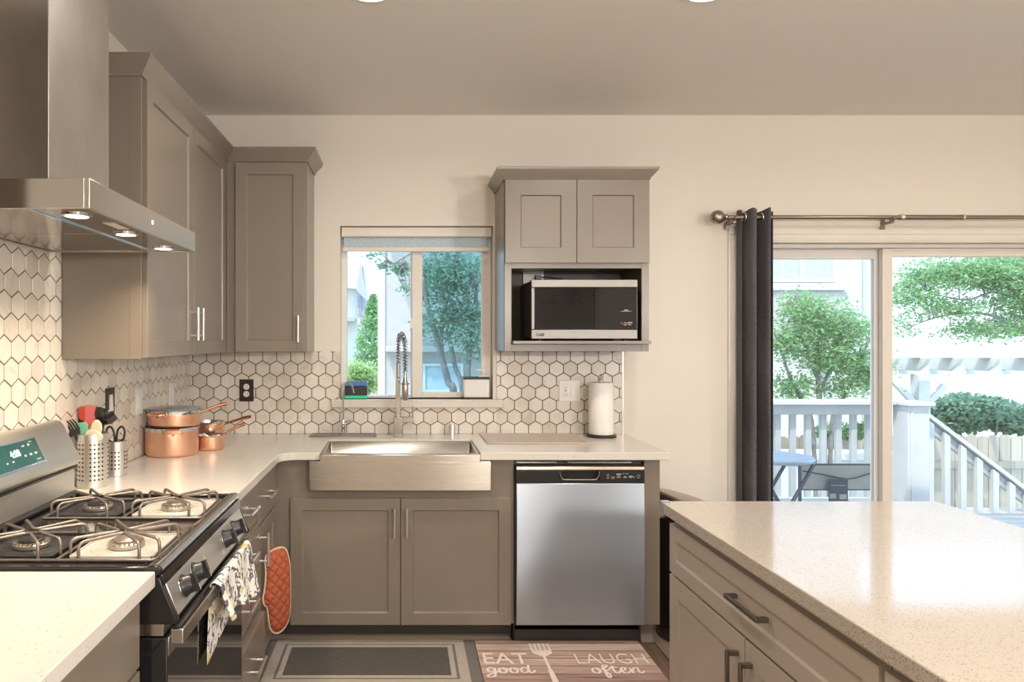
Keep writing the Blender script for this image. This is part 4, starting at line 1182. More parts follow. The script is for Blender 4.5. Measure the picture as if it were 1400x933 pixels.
for k, (nm, c_) in enumerate((('red', (.62, .06, .04)), ('pinkred', (.70, .16, .15)), ('green', (.18, .50, .34)), ('orange', (.70, .30, .08)), ('cream', (.80, .72, .52)), ('tan', (.68, .45, .26)))):
    M['u_' + nm] = plain(nm + ' silicone', c_, .4, vary=.04)
cz = CT1 + .012
def utensil(name, label, foot, tip, handle_mat, head):
    """foot, tip world points; head(m, fr) builds a head at the tip, fr: a side, b along, c normal to face camera"""
    foot = Vector(foot); tip = Vector(tip); u = (tip - foot).normalized(); side = u.cross(Vector((0, 1, 0))).normalized(); nn_ = side.cross(u).normalized()
    o = thing(name, label, 'cooking utensil', foot, 0)
    m = MB(); m.tube([foot, foot.lerp(tip, .5), tip], [.0042, .004, .0045], 10); m.build('shaft', handle_mat, o)
    head(o, frame(tip, side, u, nn_))
    return o
def blade(pts, th, mat, nm='blade'):
    def f_(o, fr):
        m = MB(); m.prism(pts, -th / 2, th / 2, lambda a, b, t_: fr(a, b, t_)); m.build(nm, mat, o, bevel=th * .3)
    return f_
spat = [(-.010, -.005), (-.022, .012), (-.025, .06), (-.018, .075), (.018, .078), (.026, .07), (.024, .012), (.010, -.005)]
utensil('spatula', 'bright red silicone spatula in the tall crock', (CX - .01, CY, cz), (CX - .036, CY + .015, 1.150), M['u_red'], blade([(a * .8, b * .62) for a, b in spat], .008, M['u_red']))
utensil('spatula', 'tall pinkish red silicone spatula in the tall crock', (CX - .02, CY + .01, cz), (CX - .015, CY + .012, 1.125), M['u_tan'], blade([(a * .85 - .004 * 0, b * 1.02) for a, b in spat], .008, M['u_pinkred']))
utensil('spatula', 'mint green silicone spatula in the tall crock', (CX + .02, CY - .01, cz), (CX - .018, CY - .028, 1.105), M['u_green'], blade([(a * .78, b * .55) for a, b in spat], .008, M['u_green']))
utensil('wooden_spoon', 'orange wooden spoon standing behind the red spatulas', (CX + .01, CY + .03, cz), (CX - .03, CY + .035, 1.165), M['u_orange'], blade([(a * .6, b * .5) for a, b in spat], .009, M['u_tan']))
utensil('serving_spoon', 'cream serving spoon with rounded head at the front of the tall crock', (CX - .01, CY + .02, cz), (CX + .020, CY - .02, 1.098), M['u_cream'], blade([(.02 * math.cos(a), .026 + .034 * math.sin(a)) for a in [2 * PI * k / 20 for k in range(20)]], .008, M['u_cream'], 'bowl'))
utensil('serving_spoon', 'cream wide flat spoon lying low over the rim of the tall crock', (CX - .03, CY - .01, cz), (CX + .018, CY - .036, 1.088), M['u_cream'], blade([(.032 * math.cos(a), .014 + .020 * math.sin(a)) for a in [2 * PI * k / 20 for k in range(20)]], .008, M['u_cream'], 'bowl'))
def fork_head(o, fr):
    m = MB()
    m.prism([(-.02, 0), (.02, 0), (.026, .02), (-.026, .02)], -.003, .003, lambda a, b, t_: fr(a, b, t_))
    for k in range(6):
        a = -.024 + k * .0096; m.tube([fr(a, .018, 0), fr(a, .045, -.004), fr(a, .06, -.014)], [.0035, .003, .002], 8)
    m.build('tines', M['blacksatin'], o)
utensil('spaghetti_server', 'black spaghetti server with tines leaning left out of the tall crock', (CX + .02, CY, cz), (CX - .048, CY - .035, 1.10), M['blackplastic'], fork_head)
utensil('slotted_spoon', 'dark grey slotted spoon at the back left of the tall crock', (CX + .01, CY - .01, cz), (CX - .056, CY + .03, 1.135), M['blacksatin'], blade([(.016 * math.cos(a), .022 + .028 * math.sin(a)) for a in [2 * PI * k / 20 for k in range(20)]], .006, M['blacksatin'], 'bowl'))
def ladle_head(o, fr):
    m = MB(); c_ = fr(.004, .022, 0)
    m.lathe([(0, -.022), (.02, -.018), (.034, -.006), (.041, .010), (.043, .018), (.040, .018), (.036, .008), (.03, -.003), (.016, -.013), (0, -.016)], (0, 0, 0), 32)
    m.xform(Matrix.Translation(c_) @ Matrix.Rotation(math.radians(-35), 4, 'X') @ Matrix.Rotation(math.radians(18), 4, 'Y')); m.build('bowl', M['blackgloss'], o)
utensil('ladle', 'large black ladle with its bowl up in the tall crock', (CX - .02, CY + .02, cz), (CX + .030, CY + .02, 1.135), M['blackplastic'], ladle_head)
sc_ = thing('scissors', 'kitchen scissors with black loop handles in the short crock', 'scissors', (-1.108, 2.725, CT1 + .01))
m = MB(); m.box(-1.116, -1.100, 2.722, 2.728, CT1 + .012, 1.06); m.build('blades', M['nickel'], sc_)
for sx_ in (-1, 1):
    m = MB(); m.tube(catmull([(-1.108 + sx_ * .004, 2.72, 1.045), (-1.108 + sx_ * .008, 2.72, 1.085), (-1.108 + sx_ * .022, 2.72, 1.102), (-1.108 + sx_ * .034, 2.72, 1.09), (-1.108 + sx_ * .033, 2.72, 1.06), (-1.108 + sx_ * .018, 2.72, 1.044)], 6, closed=True), .0042, 8, closed=True); m.build('finger_loop', M['blackplastic'], sc_)

# ------------------------------------------------------------------ copper cookware
def pot(name, label, x, y, z, r, hh, band=.017):
    o = thing(name, label, 'cookware', (x, y, z))
    m = MB(); m.lathe([(0, 0), (r - .008, 0), (r - .002, .005), (r, .014), (r, hh - band)], (x, y, z), 56); m.lathe([(r - .004, .02), (r - .004, hh - band)], (x, y, z), 56); m.build('body', M['copper'], o, smooth=50)
    m = MB(); m.lathe([(r + .0005, hh - band), (r + .002, hh - .003), (r + .003, hh), (r - .002, hh), (r - .004, hh - band), (r - .005, .004), (0, .004)], (x, y, z), 56); m.build('rim', M['chrome'], o, smooth=50)
    return o
def loop_handle(o, x, y, z, r, ang, w=.05, out=.035, drop=.02, mat='copper'):
    d_ = Vector((math.cos(ang), math.sin(ang), 0)); s_ = Vector((-d_.y, d_.x, 0)); c_ = Vector((x, y, z))
    m = MB(); m.tube(catmull([c_ + d_ * r + s_ * w + Vector((0, 0, -drop)), c_ + d_ * (r + .012) + s_ * w, c_ + d_ * (r + out) + s_ * w * .6, c_ + d_ * (r + out) - s_ * w * .6, c_ + d_ * (r + .012) - s_ * w, c_ + d_ * r - s_ * w + Vector((0, 0, -drop))], 6), .0055, 10)
    m.prism([(-w * .9, .006), (w * .9, .006), (w * .25, -.03), (-w * .25, -.03)], r - .001, r + .004, lambda a, b, t_: c_ + d_ * t_ + s_ * a + Vector((0, 0, b)))
    h_ = m.build('loop_handle', M[mat], o)
    m = MB(); m.tube([c_ + d_ * (r + .003) + Vector((0, 0, -.012)), c_ + d_ * (r + .007) + Vector((0, 0, -.012))], .005, 12); m.build('rivet', M['bronze'], h_)
def long_handle(o, x, y, z, r, ang, length=.15, rise=.05, mat='copperdark'):
    d_ = Vector((math.cos(ang), math.sin(ang), 0)); c_ = Vector((x, y, z)) + d_ * r
    m = MB(); m.tube(catmull([c_, c_ + d_ * length * .3 + Vector((0, 0, rise * .35)), c_ + d_ * length * .7 + Vector((0, 0, rise * .8)), c_ + d_ * length + Vector((0, 0, rise))], 5), [.005] * 5 + [.0065] * 5 + [.0085] * 6, 10); m.build('handle', M[mat], o)
PX, PY = -1.052, 3.22
p1_ = pot('stockpot', 'large copper pot with steel rim at the bottom of the cookware stack', PX, PY, CT1 + .0005, .118, .128)
loop_handle(p1_, PX, PY, CT1 + .112, .118, -PI / 2 + .35, .036, .022, .004)
p2_ = pot('saute_pan', 'wide copper pan stacked on top of the large copper pot', PX + .008, PY + .01, CT1 + .1295, .116, .075)
loop_handle(p2_, PX + .008, PY + .01, CT1 + .1295 + .062, .116, -PI / 2 - .35, .040, .03, .012)
long_handle(p2_, PX + .008, PY + .01, CT1 + .185, .116, .45, .12, .035)
m = MB(); m.lathe([(.112, 0), (.116, .003), (.117, .006), (.10, .009), (.05, .014), (0, .016)], (PX + .008, PY + .01, CT1 + .2052), 48, )
lid = tag(m.build('glass_lid', M['clearplastic'], solid=.002), 'clear glass lid lying on the wide copper pan', 'lid')
SX, SY = -.915, 3.36
p3_ = pot('saucepan', 'small copper saucepan on the worktop right of the cookware stack', SX, SY, CT1 + .0005, .064, .070, .008)
long_handle(p3_, SX, SY, CT1 + .060, .064, .75, .12, .045)
p4_ = pot('saucepan', 'smaller copper saucepan standing behind the stack in the corner', -.985, 3.60, CT1 + .0005, .075, .105, .008)
long_handle(p4_, -.985, 3.60, CT1 + .09, .075, -.05, .14, .04)
ml = thing('measuring_cup', 'little copper measuring cup resting inside the small saucepan', 'measuring cup', (SX, SY, CT1 + .03))
m = MB(); m.lathe([(0, 0), (.015, .003), (.024, .014), (.027, .030), (.025, .030), (.021, .015), (.012, .006), (0, .004)], (0, 0, 0), 28); m.xform(Matrix.Translation((SX - .012, SY, CT1 + .068)) @ Matrix.Rotation(.5, 4, 'Y')); m.build('cup', M['copper'], ml)
m = MB(); m.tube([(SX + .008, SY, CT1 + .085), (SX + .05, SY + .03, CT1 + .115)], [.004, .006], 8); m.build('handle', M['copperdark'], ml)

# ------------------------------------------------------------------ floor mats
r = thing('kitchen_rug', 'charcoal rug with sand border lines in front of the sink cabinet', 'rug', (-.146, 3.136, 0))
rx0, rx1, ry0, ry1 = -.64, .343, 2.915, 3.352
def flat(m, x0, x1, y0, y1, z0, z1): m.box(x0, x1, y0, y1, z0, z1)
m = MB(); flat(m, rx0, rx1, ry0, ry1, .0005, .005); m.build('backing', M['rugmid'], r, smooth=0)
def ringbox(m, x0, x1, y0, y1, w, z0, z1, wx=None):
    wx = wx or w
    m.box(x0, x1, y0, y0 + w, z0, z1); m.box(x0, x1, y1 - w, y1, z0, z1); m.box(x0, x0 + wx, y0 + w, y1 - w, z0, z1); m.box(x1 - wx, x1, y0 + w, y1 - w, z0, z1)
m = MB(); ringbox(m, rx0 + .05, rx1 - .05, ry0 + .002, ry1 - .002, .045, .005, .0062); m.build('outer_border', M['ruglight'], r, smooth=0)
m = MB(); ringbox(m, rx0 + .107, rx1 - .107, ry0 + .059, ry1 - .059, .022, .005, .0062); m.build('inner_border', M['ruglight'], r, smooth=0)
m = MB(); m.box(rx0 + .132, rx1 - .132, ry0 + .084, ry1 - .084, .005, .0058); m.build('field', M['rugdark'], r, smooth=0)
k_ = thing('printed_mat', 'wood-print kitchen mat lettered EAT good LAUGH often by the dishwasher', 'mat', (.733, 3.12, 0))
gx0, gx1, gy0, gy1 = .346, 1.120, 2.885, 3.335
m = MB(); m.prism(arc(gx1 - .01, gy1 - .01, .01, 0, PI / 2, 4) + arc(gx0 + .01, gy1 - .01, .01, PI / 2, PI, 4) + arc(gx0 + .01, gy0 + .01, .01, PI, 1.5 * PI, 4) + arc(gx1 - .01, gy0 + .01, .01, 1.5 * PI, 2 * PI, 4), .0005, .009, lambda a, b, t_: (a, b, t_)); m.build('pad', M['matwood'], k_, smooth=0)
frF = lambda x, y: frame((x, y, .0092), (1, 0, 0), (0, 1, 0), (0, 0, 1))
text('EAT', frF(.357, 3.098), .150, M['matink'], k_, 'eat_lettering', xscale=.80, offset=.0005)
text('LAUGH', frF(.772, 3.098), .142, M['matink'], k_, 'laugh_lettering', xscale=.70, offset=-.002)
def script(strokes, x, y, s, nm, w=.0055):
    m = MB()
    for si, st in enumerate(strokes):
        P = catmull([(x + a * s, y + (b if b < 1 else 1 + (b - 1) * .55) * s, .0094 + si * .00012) for a, b in st], 7)
        P = [p + Vector((0, 0, i * 3e-6)) for i, p in enumerate(P)]
        # flat ribbon
        prev = None
        for i in range(len(P)):
            t_ = (P[min(i + 1, len(P) - 1)] - P[max(i - 1, 0)]).normalized(); n_ = Vector((-t_.y, t_.x, 0)); ww = w * (.55 + .45 * abs(t_.y))
            a, b = m.bm.verts.new(P[i] + n_ * ww), m.bm.verts.new(P[i] - n_ * ww)
            if prev: m.bm.faces.new([prev[0], prev[1], b, a])
            prev = (a, b)
    return m.build(nm, M['matink'], k_, smooth=0, recalc=False)
def O(x0, tail=True): return [(x0 + .42, .9), (x0 + .12, .85), (x0, .45), (x0 + .12, .08), (x0 + .40, 0), (x0 + .62, .35), (x0 + .58, .75), (x0 + .42, .92), (x0 + .5, .7), (x0 + .95, .75)]
good = [[(.62, .85), (.3, 1.0), (.02, .7), (.08, .3), (.35, .15), (.6, .45), (.66, .9), (.62, .2), (.5, -.55), (.1, -.75), (-.1, -.45), (.4, -.1), (1.0, .3)], O(1.0), O(1.95),
        [(3.5, .85), (3.15, 1.0), (2.9, .6), (3.0, .12), (3.3, .05), (3.52, .5), (3.62, 1.3), (3.66, 1.8)], [(3.66, 1.75), (3.55, .8), (3.62, .1), (3.85, .05), (4.1, .45)]]
script(good, .372, 3.010, .050, 'good_lettering')
often = [O(0.0), [(.9, .7), (1.3, 1.2), (1.45, 1.75), (1.25, 1.9), (1.08, 1.5), (1.05, .4), (1.0, -.6), (1.15, -.8), (1.3, -.3), (1.1, .35), (1.6, .8), (1.95, 1.5)],
         [(1.95, 1.6), (1.85, .8), (1.92, .1), (2.15, .05), (2.4, .4)], [(1.6, 1.15), (2.3, 1.2)], [(2.4, .4), (2.8, .6), (2.95, .9), (2.7, 1.0), (2.5, .6), (2.6, .1), (2.95, 0), (3.35, .5)],
         [(3.3, .9), (3.42, .5), (3.36, 0), (3.5, .6), (3.8, .95), (4.0, .8), (3.95, .3), (4.1, 0), (4.45, .35)]]
script(often, .825, 3.008, .050, 'often_lettering')
m = MB()
fk = lambda a, b: (.628 + a + (.0) - b * .16 * 0, 3.30 - b, .0094)
def flatpoly(P, z=.0094): m.face([(a, b, z) for a, b in P])
hx_, hy_ = .640, 3.30
for i in range(5):
    a = hx_ - .045 + i * .0205; flatpoly([(a, hy_), (a + .011, hy_), (a + .0105, hy_ - .075), (a, hy_ - .075)])
flatpoly([(hx_ - .045, hy_ - .074), (hx_ + .048, hy_ - .074), (hx_ + .044, hy_ - .105), (hx_ + .015, hy_ - .130), (hx_ - .010, hy_ - .130), (hx_ - .040, hy_ - .105)])
flatpoly([(hx_ - .004, hy_ - .128), (hx_ + .009, hy_ - .128), (hx_ + .010, hy_ - .26), (hx_ - .003, hy_ - .26)])
flatpoly([(hx_ - .006, hy_ - .258), (hx_ + .013, hy_ - .258), (hx_ + .018, hy_ - .40), (hx_ - .010, hy_ - .40)])
m.build('spatula_print', M['matink'], k_, smooth=0)

# ------------------------------------------------------------------ trash can
tc = thing('trash_can', 'round black trash can with dark lid behind the island corner', 'trash can', (1.43, 3.42, 0))
m = MB(); m.lathe([(0, 0), (.175, 0), (.182, .01), (.190, .58), (0, .58)], (1.43, 3.42, .001), 48); m.build('bin', M['blackgloss'], tc)
m = MB(); m.lathe([(.192, -.03), (.198, -.02), (.200, .012), (.192, .020), (.15, .026), (.08, .029), (0, .030)], (0, 0, 0), 48); m.xform(Matrix.Translation((1.43, 3.42, .630)) @ Matrix.Rotation(math.radians(17), 4, 'Y')); m.build('lid', M['steel_dark'], tc)

# ------------------------------------------------------------------ island
IX = .861
m = MB(); m.box(.843, 1.738, .35, 2.287, CT0, CT1)
tag(m.build('island_worktop', M['quartz2'], bevel=.003, smooth=0), 'speckled cream quartz top of the kitchen island', 'worktop')
def island_unit(y0, y1, label, doors):
    c = thing('island_cabinet', label, 'base cabinet', (1.28, (y0 + y1) / 2, 0))
    X = IX + .019
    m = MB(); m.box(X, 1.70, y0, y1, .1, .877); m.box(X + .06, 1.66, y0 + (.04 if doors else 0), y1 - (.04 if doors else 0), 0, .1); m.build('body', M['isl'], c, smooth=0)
    fr = lambda yy, zz: frame((X, yy, zz), (0, 1, 0), (0, 0, 1), (-1, 0, 0))
    frp = frame((X - .019, 0, 0), (0, 1, 0), (0, 0, 1), (-1, 0, 0))
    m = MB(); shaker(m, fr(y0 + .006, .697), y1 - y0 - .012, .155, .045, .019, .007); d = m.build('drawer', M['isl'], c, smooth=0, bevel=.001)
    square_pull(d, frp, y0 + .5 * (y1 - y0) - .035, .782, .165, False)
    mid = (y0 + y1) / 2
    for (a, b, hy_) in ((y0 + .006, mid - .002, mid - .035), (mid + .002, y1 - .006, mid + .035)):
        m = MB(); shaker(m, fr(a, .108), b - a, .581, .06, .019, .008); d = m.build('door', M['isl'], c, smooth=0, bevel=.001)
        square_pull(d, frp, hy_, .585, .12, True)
island_unit(1.262, 2.262, 'taupe island cabinet unit nearest the patio door, drawer over two doors', True)
island_unit(.40, 1.258, 'taupe island cabinet unit at the near end, mostly out of the photo', False)
m = MB(); m.box(.8395, .8425, 2.262, 2.2905, CT0 - .001, CT1 + .003); m.box(.8395, .868, 2.2875, 2.2905, CT0 - .001, CT1 + .003); m.box(.8395, .868, 2.262, 2.2905, CT1 + .0005, CT1 + .003)
tag(m.build('corner_guard', M['clearplastic'], bevel=.001), 'small clear plastic guard on the island worktop corner', 'corner guard')

# ------------------------------------------------------------------ ceiling cans
t = NT('can lamp glow'); t.set(Base_Color=(1, .95, .9), Emission_Color=(1, .86, .70), Emission_Strength=6.0); M['can'] = t.m
t = NT('fill globe glow'); t.set(Base_Color=(1, .95, .9), Emission_Color=(1, .88, .74), Emission_Strength=5.0); M['globe'] = t.m
cans = [(-.11, 2.50), (1.095, 2.50), (-.11, .9), (1.2, .9), (2.9, .9), (-.11, -1.2), (1.6, -1.2), (3.4, -1.2), (3.2, 2.5)]  # all but the first two are unseen, added to light the room
def can_thing():
    o = thing('ceiling_light', 'x', 'ceiling light', (0, 0, CZ))
    m = MB(); m.lathe([(.075, 0), (.092, 0), (.092, -.004), (.075, -.006), (.075, 0)], (0, 0, 0), 40); m.build('ring', M['white'], o, local=True)
    m = MB(); m.lathe([(0, -.001), (.074, -.001), (.074, -.004), (0, -.004)], (0, 0, 0), 40); m.build('lens', M['can'], o, local=True)
    return o
cl = ['recessed ceiling light above the sink, left of the two at the photo top edge', 'recessed ceiling light right of the two at the photo top edge']
proto = can_thing()
for i, (x, y) in enumerate(cans):
    o = proto if i == 0 else copy_tree(proto)
    o.location = (x, y, CZ)
    o['label'] = cl[i] if i < 2 else 'added recessed fill light, unseen, behind or beside the camera'
    o['group'] = 'recessed ceiling lights'
    area('can lamp', (x, y, CZ - .008), .14, CAN_POWER, (1.0, .93, .84), spread=2.9)

pend = []
for i, (x, y) in enumerate(((1.22, -1.15), (3.1, -.9))):  # unseen globes hung behind the camera, added as fill light
    o = thing('fill_globe', 'globe fill light added behind the camera, unseen', 'pendant light', (x, y, 1.9), 0, 'added fill lights behind the camera')
    m = MB(); m.cyl((x, y, 2.13), (x, y, CZ - .02), .004, 8); m.lathe([(0, 0), (.055, 0), (.055, -.02), (0, -.022)], (x, y, CZ), 24); m.build('cord', M['blackplastic'], o)
    m = MB(); m.ellipsoid((x, y, 2.0), .12, .12, .12, 28, 16); m.build('globe', M['globe'], o)
    l = bpy.data.lights.new('added fill lamp', 'POINT'); l.energy = FILL_POWER; l.color = (1.0, .94, .855); l.shadow_soft_size = .13
    lo = bpy.data.objects.new('added fill lamp', l); COL.objects.link(lo); lo.location = (x, y, 1.82)
# abstract painting on the wall behind the camera (seen only as a reflection)
pt = thing('painting', 'abstract ochre and grey canvas on the far wall behind the camera', 'painting', (2.3, RY, 1.6))
t = NT('abstract paint'); t.set(Roughness=.7); v = t.coord((1, 1, 1)); t.base(t.ramp(t.noise(v, 3, 3, .6, 2.0), [(.35, (.02, .02, .02)), (.45, (.30, .30, .31)), (.55, (.45, .30, .12)), (.65, (.35, .36, .38))])); M['art'] = t.m
m = MB(); m.box(1.75, 2.85, RY + .001, RY + .03, 1.6, 2.35); m.build('canvas', M['art'], pt, smooth=0, bevel=.003)

# ================================================================== outside
GZ = -1.6
m = MB(); m.box(-30, 40, BY + WT + .01, 45, GZ - .2, GZ); struct(m.build('ground', M['grass'], smooth=0))
m = MB(); m.box(1.2, 7.0, BY + WT + .002, 6.12, -.10, -.03)
struct(m.build('deck', M['deck'], smooth=0))
# deck railing
DY = 6.0
def rail_x(px): return (px - 549) * DY / F
rl = thing('deck_railing', 'white deck railing with square balusters beyond the patio door', 'railing', (3.6, DY, -.03))
m = MB(); m.box(1.3, 4.165, DY - .10, DY + .06, .885, .920); m.build('cap_rail', M['whitewood'], rl, bevel=.004)
m = MB(); m.box(1.3, 4.165, DY - .04, DY - .002, .795, .885); m.box(1.3, 4.165, DY - .04, DY - .002, .02, .09); m.build('rail', M['shadewood'], rl, bevel=.003)
bal = None
for k in range(22):
    x = rail_x(1064) - 8 * .130 + k * .130
    if x > 4.13: break
    m = MB(); m.box(x - .024, x + .024, DY - .001, DY + .037, .04, .86); bal = m.build('baluster', M['shadewood'], rl, bevel=.002)
np_ = thing('newel_post', 'square white newel post at the top of the deck stairs', 'post', (4.28, DY - .1, -.03))
m = MB(); m.box(4.19, 4.37, DY - .19, DY - .01, -.03, .885); m.box(4.215, 4.23, DY - .197, DY - .19, .0, .84); m.build('post', M['whitewood'], np_, bevel=.004)
m = MB(); m.box(4.17, 4.40, DY - .22, DY + .02, .885, .915); m.build('cap', M['whitewood'], np_, bevel=.004)
# stair railing descending to the right
sr = thing('stair_railing', 'white stair railing sloping down to the right from the deck', 'railing', (5.2, DY, -.8))
SL = .76
def strail(y0, y1, xa, xb, za, hh, nm, mat):
    m = MB(); m.prism([(xa, za), (xb, za - SL * (xb - xa)), (xb, za - SL * (xb - xa) - hh), (xa, za - hh)], y0, y1, lambda a, b, t_: (a, t_, b)); return m.build(nm, M[mat], sr, bevel=.003)
strail(DY - .09, DY + .05, 4.38, 6.6, .865, .04, 'cap_rail', 'whitewood')
strail(DY - .05, DY - .01, 4.38, 6.6, .815, .09, 'rail', 'shadewood')
strail(DY - .03, DY + .01, 4.38, 6.6, .05, .09, 'bottom_rail', 'shadewood')
for k in range(15):
    x = 4.46 + k * .137; zt = .80 - SL * (x - 4.38)
    m = MB(); m.prism([(x - .024, zt + .018), (x + .024, zt - .018), (x + .024, zt - .80), (x - .024, zt - .77)], DY - .09, DY - .052, lambda a, b, t_: (a, t_, b)); m.build('baluster', M['whitewood'], sr, bevel=.002)
# fence behind
fn = thing('garden_fence', 'pale picket board fence behind the deck railing', 'fence', (6.5, 9.2, GZ))
m = MB()
x = 2.0; k = 0
while x < 10.5:
    w = .138; zt = .17 + .012 * math.sin(k * 2.1)
    m.prism([(x, GZ), (x + w, GZ), (x + w, zt - .03), (x + w - .03, zt), (x + .03, zt), (x, zt - .03)], 9.2, 9.22, lambda a, b, t_: (a, t_, b)); x += w + .008; k += 1
m.build('boards', M['fence'], fn, smooth=0)
m = MB(); m.box(2.0, 10.5, 9.14, 9.2, -.25, -.16); m.box(2.0, 10.5, 9.14, 9.2, -1.3, -1.21); m.build('rails', M['fence'], fn, smooth=0)
m = MB(); m.box(2.0, 5.9, 8.35, 8.6, GZ, -.0); m.box(1.95, 5.95, 8.3, 8.65, 0, .08)
tag(m.build('planter_wall', M['whitestucco'], bevel=.01), 'low white planter wall in front of the board fence', 'garden wall')
# pergola
pg = thing('pergola', 'white wooden pergola with scalloped rafter ends beyond the stairs', 'pergola', (7.0, 8.0, GZ))
PYD = 7.6
def PXx(px): return (px - 549) * PYD / F
m = MB(); m.box(PXx(1170), 9.2, PYD + .08, PYD + .13, 1.05, 1.18); m.box(PXx(1170), 9.2, PYD + 1.4, PYD + 1.45, 1.05, 1.18); m.build('beam', M['whitewood'], pg, bevel=.004)
for px in (1195, 1235, 1278, 1328, 1378, 1428, 1480):
    xx = PXx(px)
    m = MB(); m.prism([(PYD - .34, 1.24), (PYD + 1.8, 1.24), (PYD + 1.8, 1.14), (PYD - .18, 1.10), (PYD - .30, 1.17)], xx, xx + .045, lambda a, b, t_: (t_ - .35 * 0, a, b)); m.build('rafter', M['whitewood'], pg, bevel=.003)
for yy in (PYD - .25, PYD + .1, PYD + .45, PYD + .8, PYD + 1.15, PYD + 1.5):
    m = MB(); m.box(PXx(1160), 9.3, yy, yy + .14, 1.24, 1.285); m.build('slat', M['whitewood'], pg, bevel=.003)
for px in (1258, 1470):
    xx = PXx(px); m = MB(); m.box(xx, xx + .13, PYD + .02, PYD + .15, GZ, 1.05); m.build('post', M['whitewood'], pg, bevel=.004)
    m = MB(); m.prism([(xx - .34, 1.05), (xx - .26, 1.05), (xx + .01, .76), (xx + .01, .67)], PYD + .05, PYD + .10, lambda a, b, t_: (a, t_, b)); m.build('brace', M['whitewood'], pg, bevel=.002)
    m = MB(); m.prism([(xx + .47, 1.05), (xx + .39, 1.05), (xx + .12, .76), (xx + .12, .67)], PYD + .05, PYD + .10, lambda a, b, t_: (a, t_, b)); m.build('brace', M['whitewood'], pg, bevel=.002)
m = MB(); m.box(PXx(1228), PXx(1228) + .12, PYD + 1.38, PYD + 1.5, GZ, 1.05); m.build('post', M['whitewood'], pg, bevel=.004)

# bistro table and chair on the deck
tb = thing('bistro_table', 'small round pale blue folding table on the deck', 'table', (2.57, 4.85, -.03))
m = MB(); m.lathe([(0, 0), (.235, 0), (.25, .006), (.252, .022), (.245, .03), (0, .032)], (2.57, 4.85, .605), 48); m.build('tabletop', M['bluetable'], tb)
for s in (-1, 1):
    for yy in (4.70, 5.0):
        m = MB(); m.tube([(2.57 - s * .19, yy, .60), (2.57 + s * .17, yy, -.028)], .012, 10); m.build('leg', M['greymetal'], tb)
m = MB(); m.cyl((2.74, 4.70, -.015), (2.74, 5.0, -.015), .008, 8); m.cyl((2.40, 4.70, -.015), (2.40, 5.0, -.015), .008, 8); m.build('crossbar', M['greymetal'], tb)
ch = thing('patio_chair', 'grey sling patio chair on the deck with a dark hang tag on its back', 'chair', (3.08, 5.1, -.03))
hx0, hx1, hy = 2.86, 3.36, 5.0
m = MB(); m.prism([(hx0, .366), (hx1, .366), (hx1, .538), (hx0, .538)], hy + .02, hy + .024, lambda a, b, t_: (a, t_, b)); m.build('backrest', M['sling'], ch, smooth=0)
m = MB(); m.box(hx0, hx1, hy + .03, hy + .43, .20, .206); m.build('seat', M['sling'], ch, smooth=0)
m = MB()
for xx in (hx0 - .012, hx1 + .012): m.tube(rounded([(xx, hy + .02, -.02), (xx, hy + .022, .55)], .01), .012, 10); m.tube([(xx, hy + .45, -.02), (xx, hy + .43, .21), (xx, hy + .02, .21)], .012, 10)
m.cyl((hx0 - .012, hy + .022, .543), (hx1 + .012, hy + .022, .543), .007, 10); m.cyl((hx0 - .012, hy + .022, .362), (hx1 + .012, hy + .022, .362), .005, 10); m.build('chair_frame', M['greymetal'], ch)
m = MB(); m.tube(catmull([(hx0, hy, .50), (hx0 + .14, hy - .005, .475), (hx0 + .28, hy - .006, .448), (hx0 + .36, hy - .005, .45), (hx1, hy, .49)], 6), .0055, 8); m.build('strap', M['greymetal'], ch)
m = MB(); m.box(hx0 + .165, hx0 + .30, hy - .03, hy - .026, .288, .449); tg = m.build('hang_tag', M['greymetal'], ch, bevel=.001)
m = MB(); m.box(hx0 + .17, hx0 + .215, hy - .0308, hy - .030, .31, .345); m.box(hx0 + .24, hx0 + .29, hy - .0308, hy - .030, .305, .34); m.box(hx0 + .18, hx0 + .28, hy - .0308, hy - .030, .40, .405); m.build('tag_print', M['sling'], tg, smooth=0)

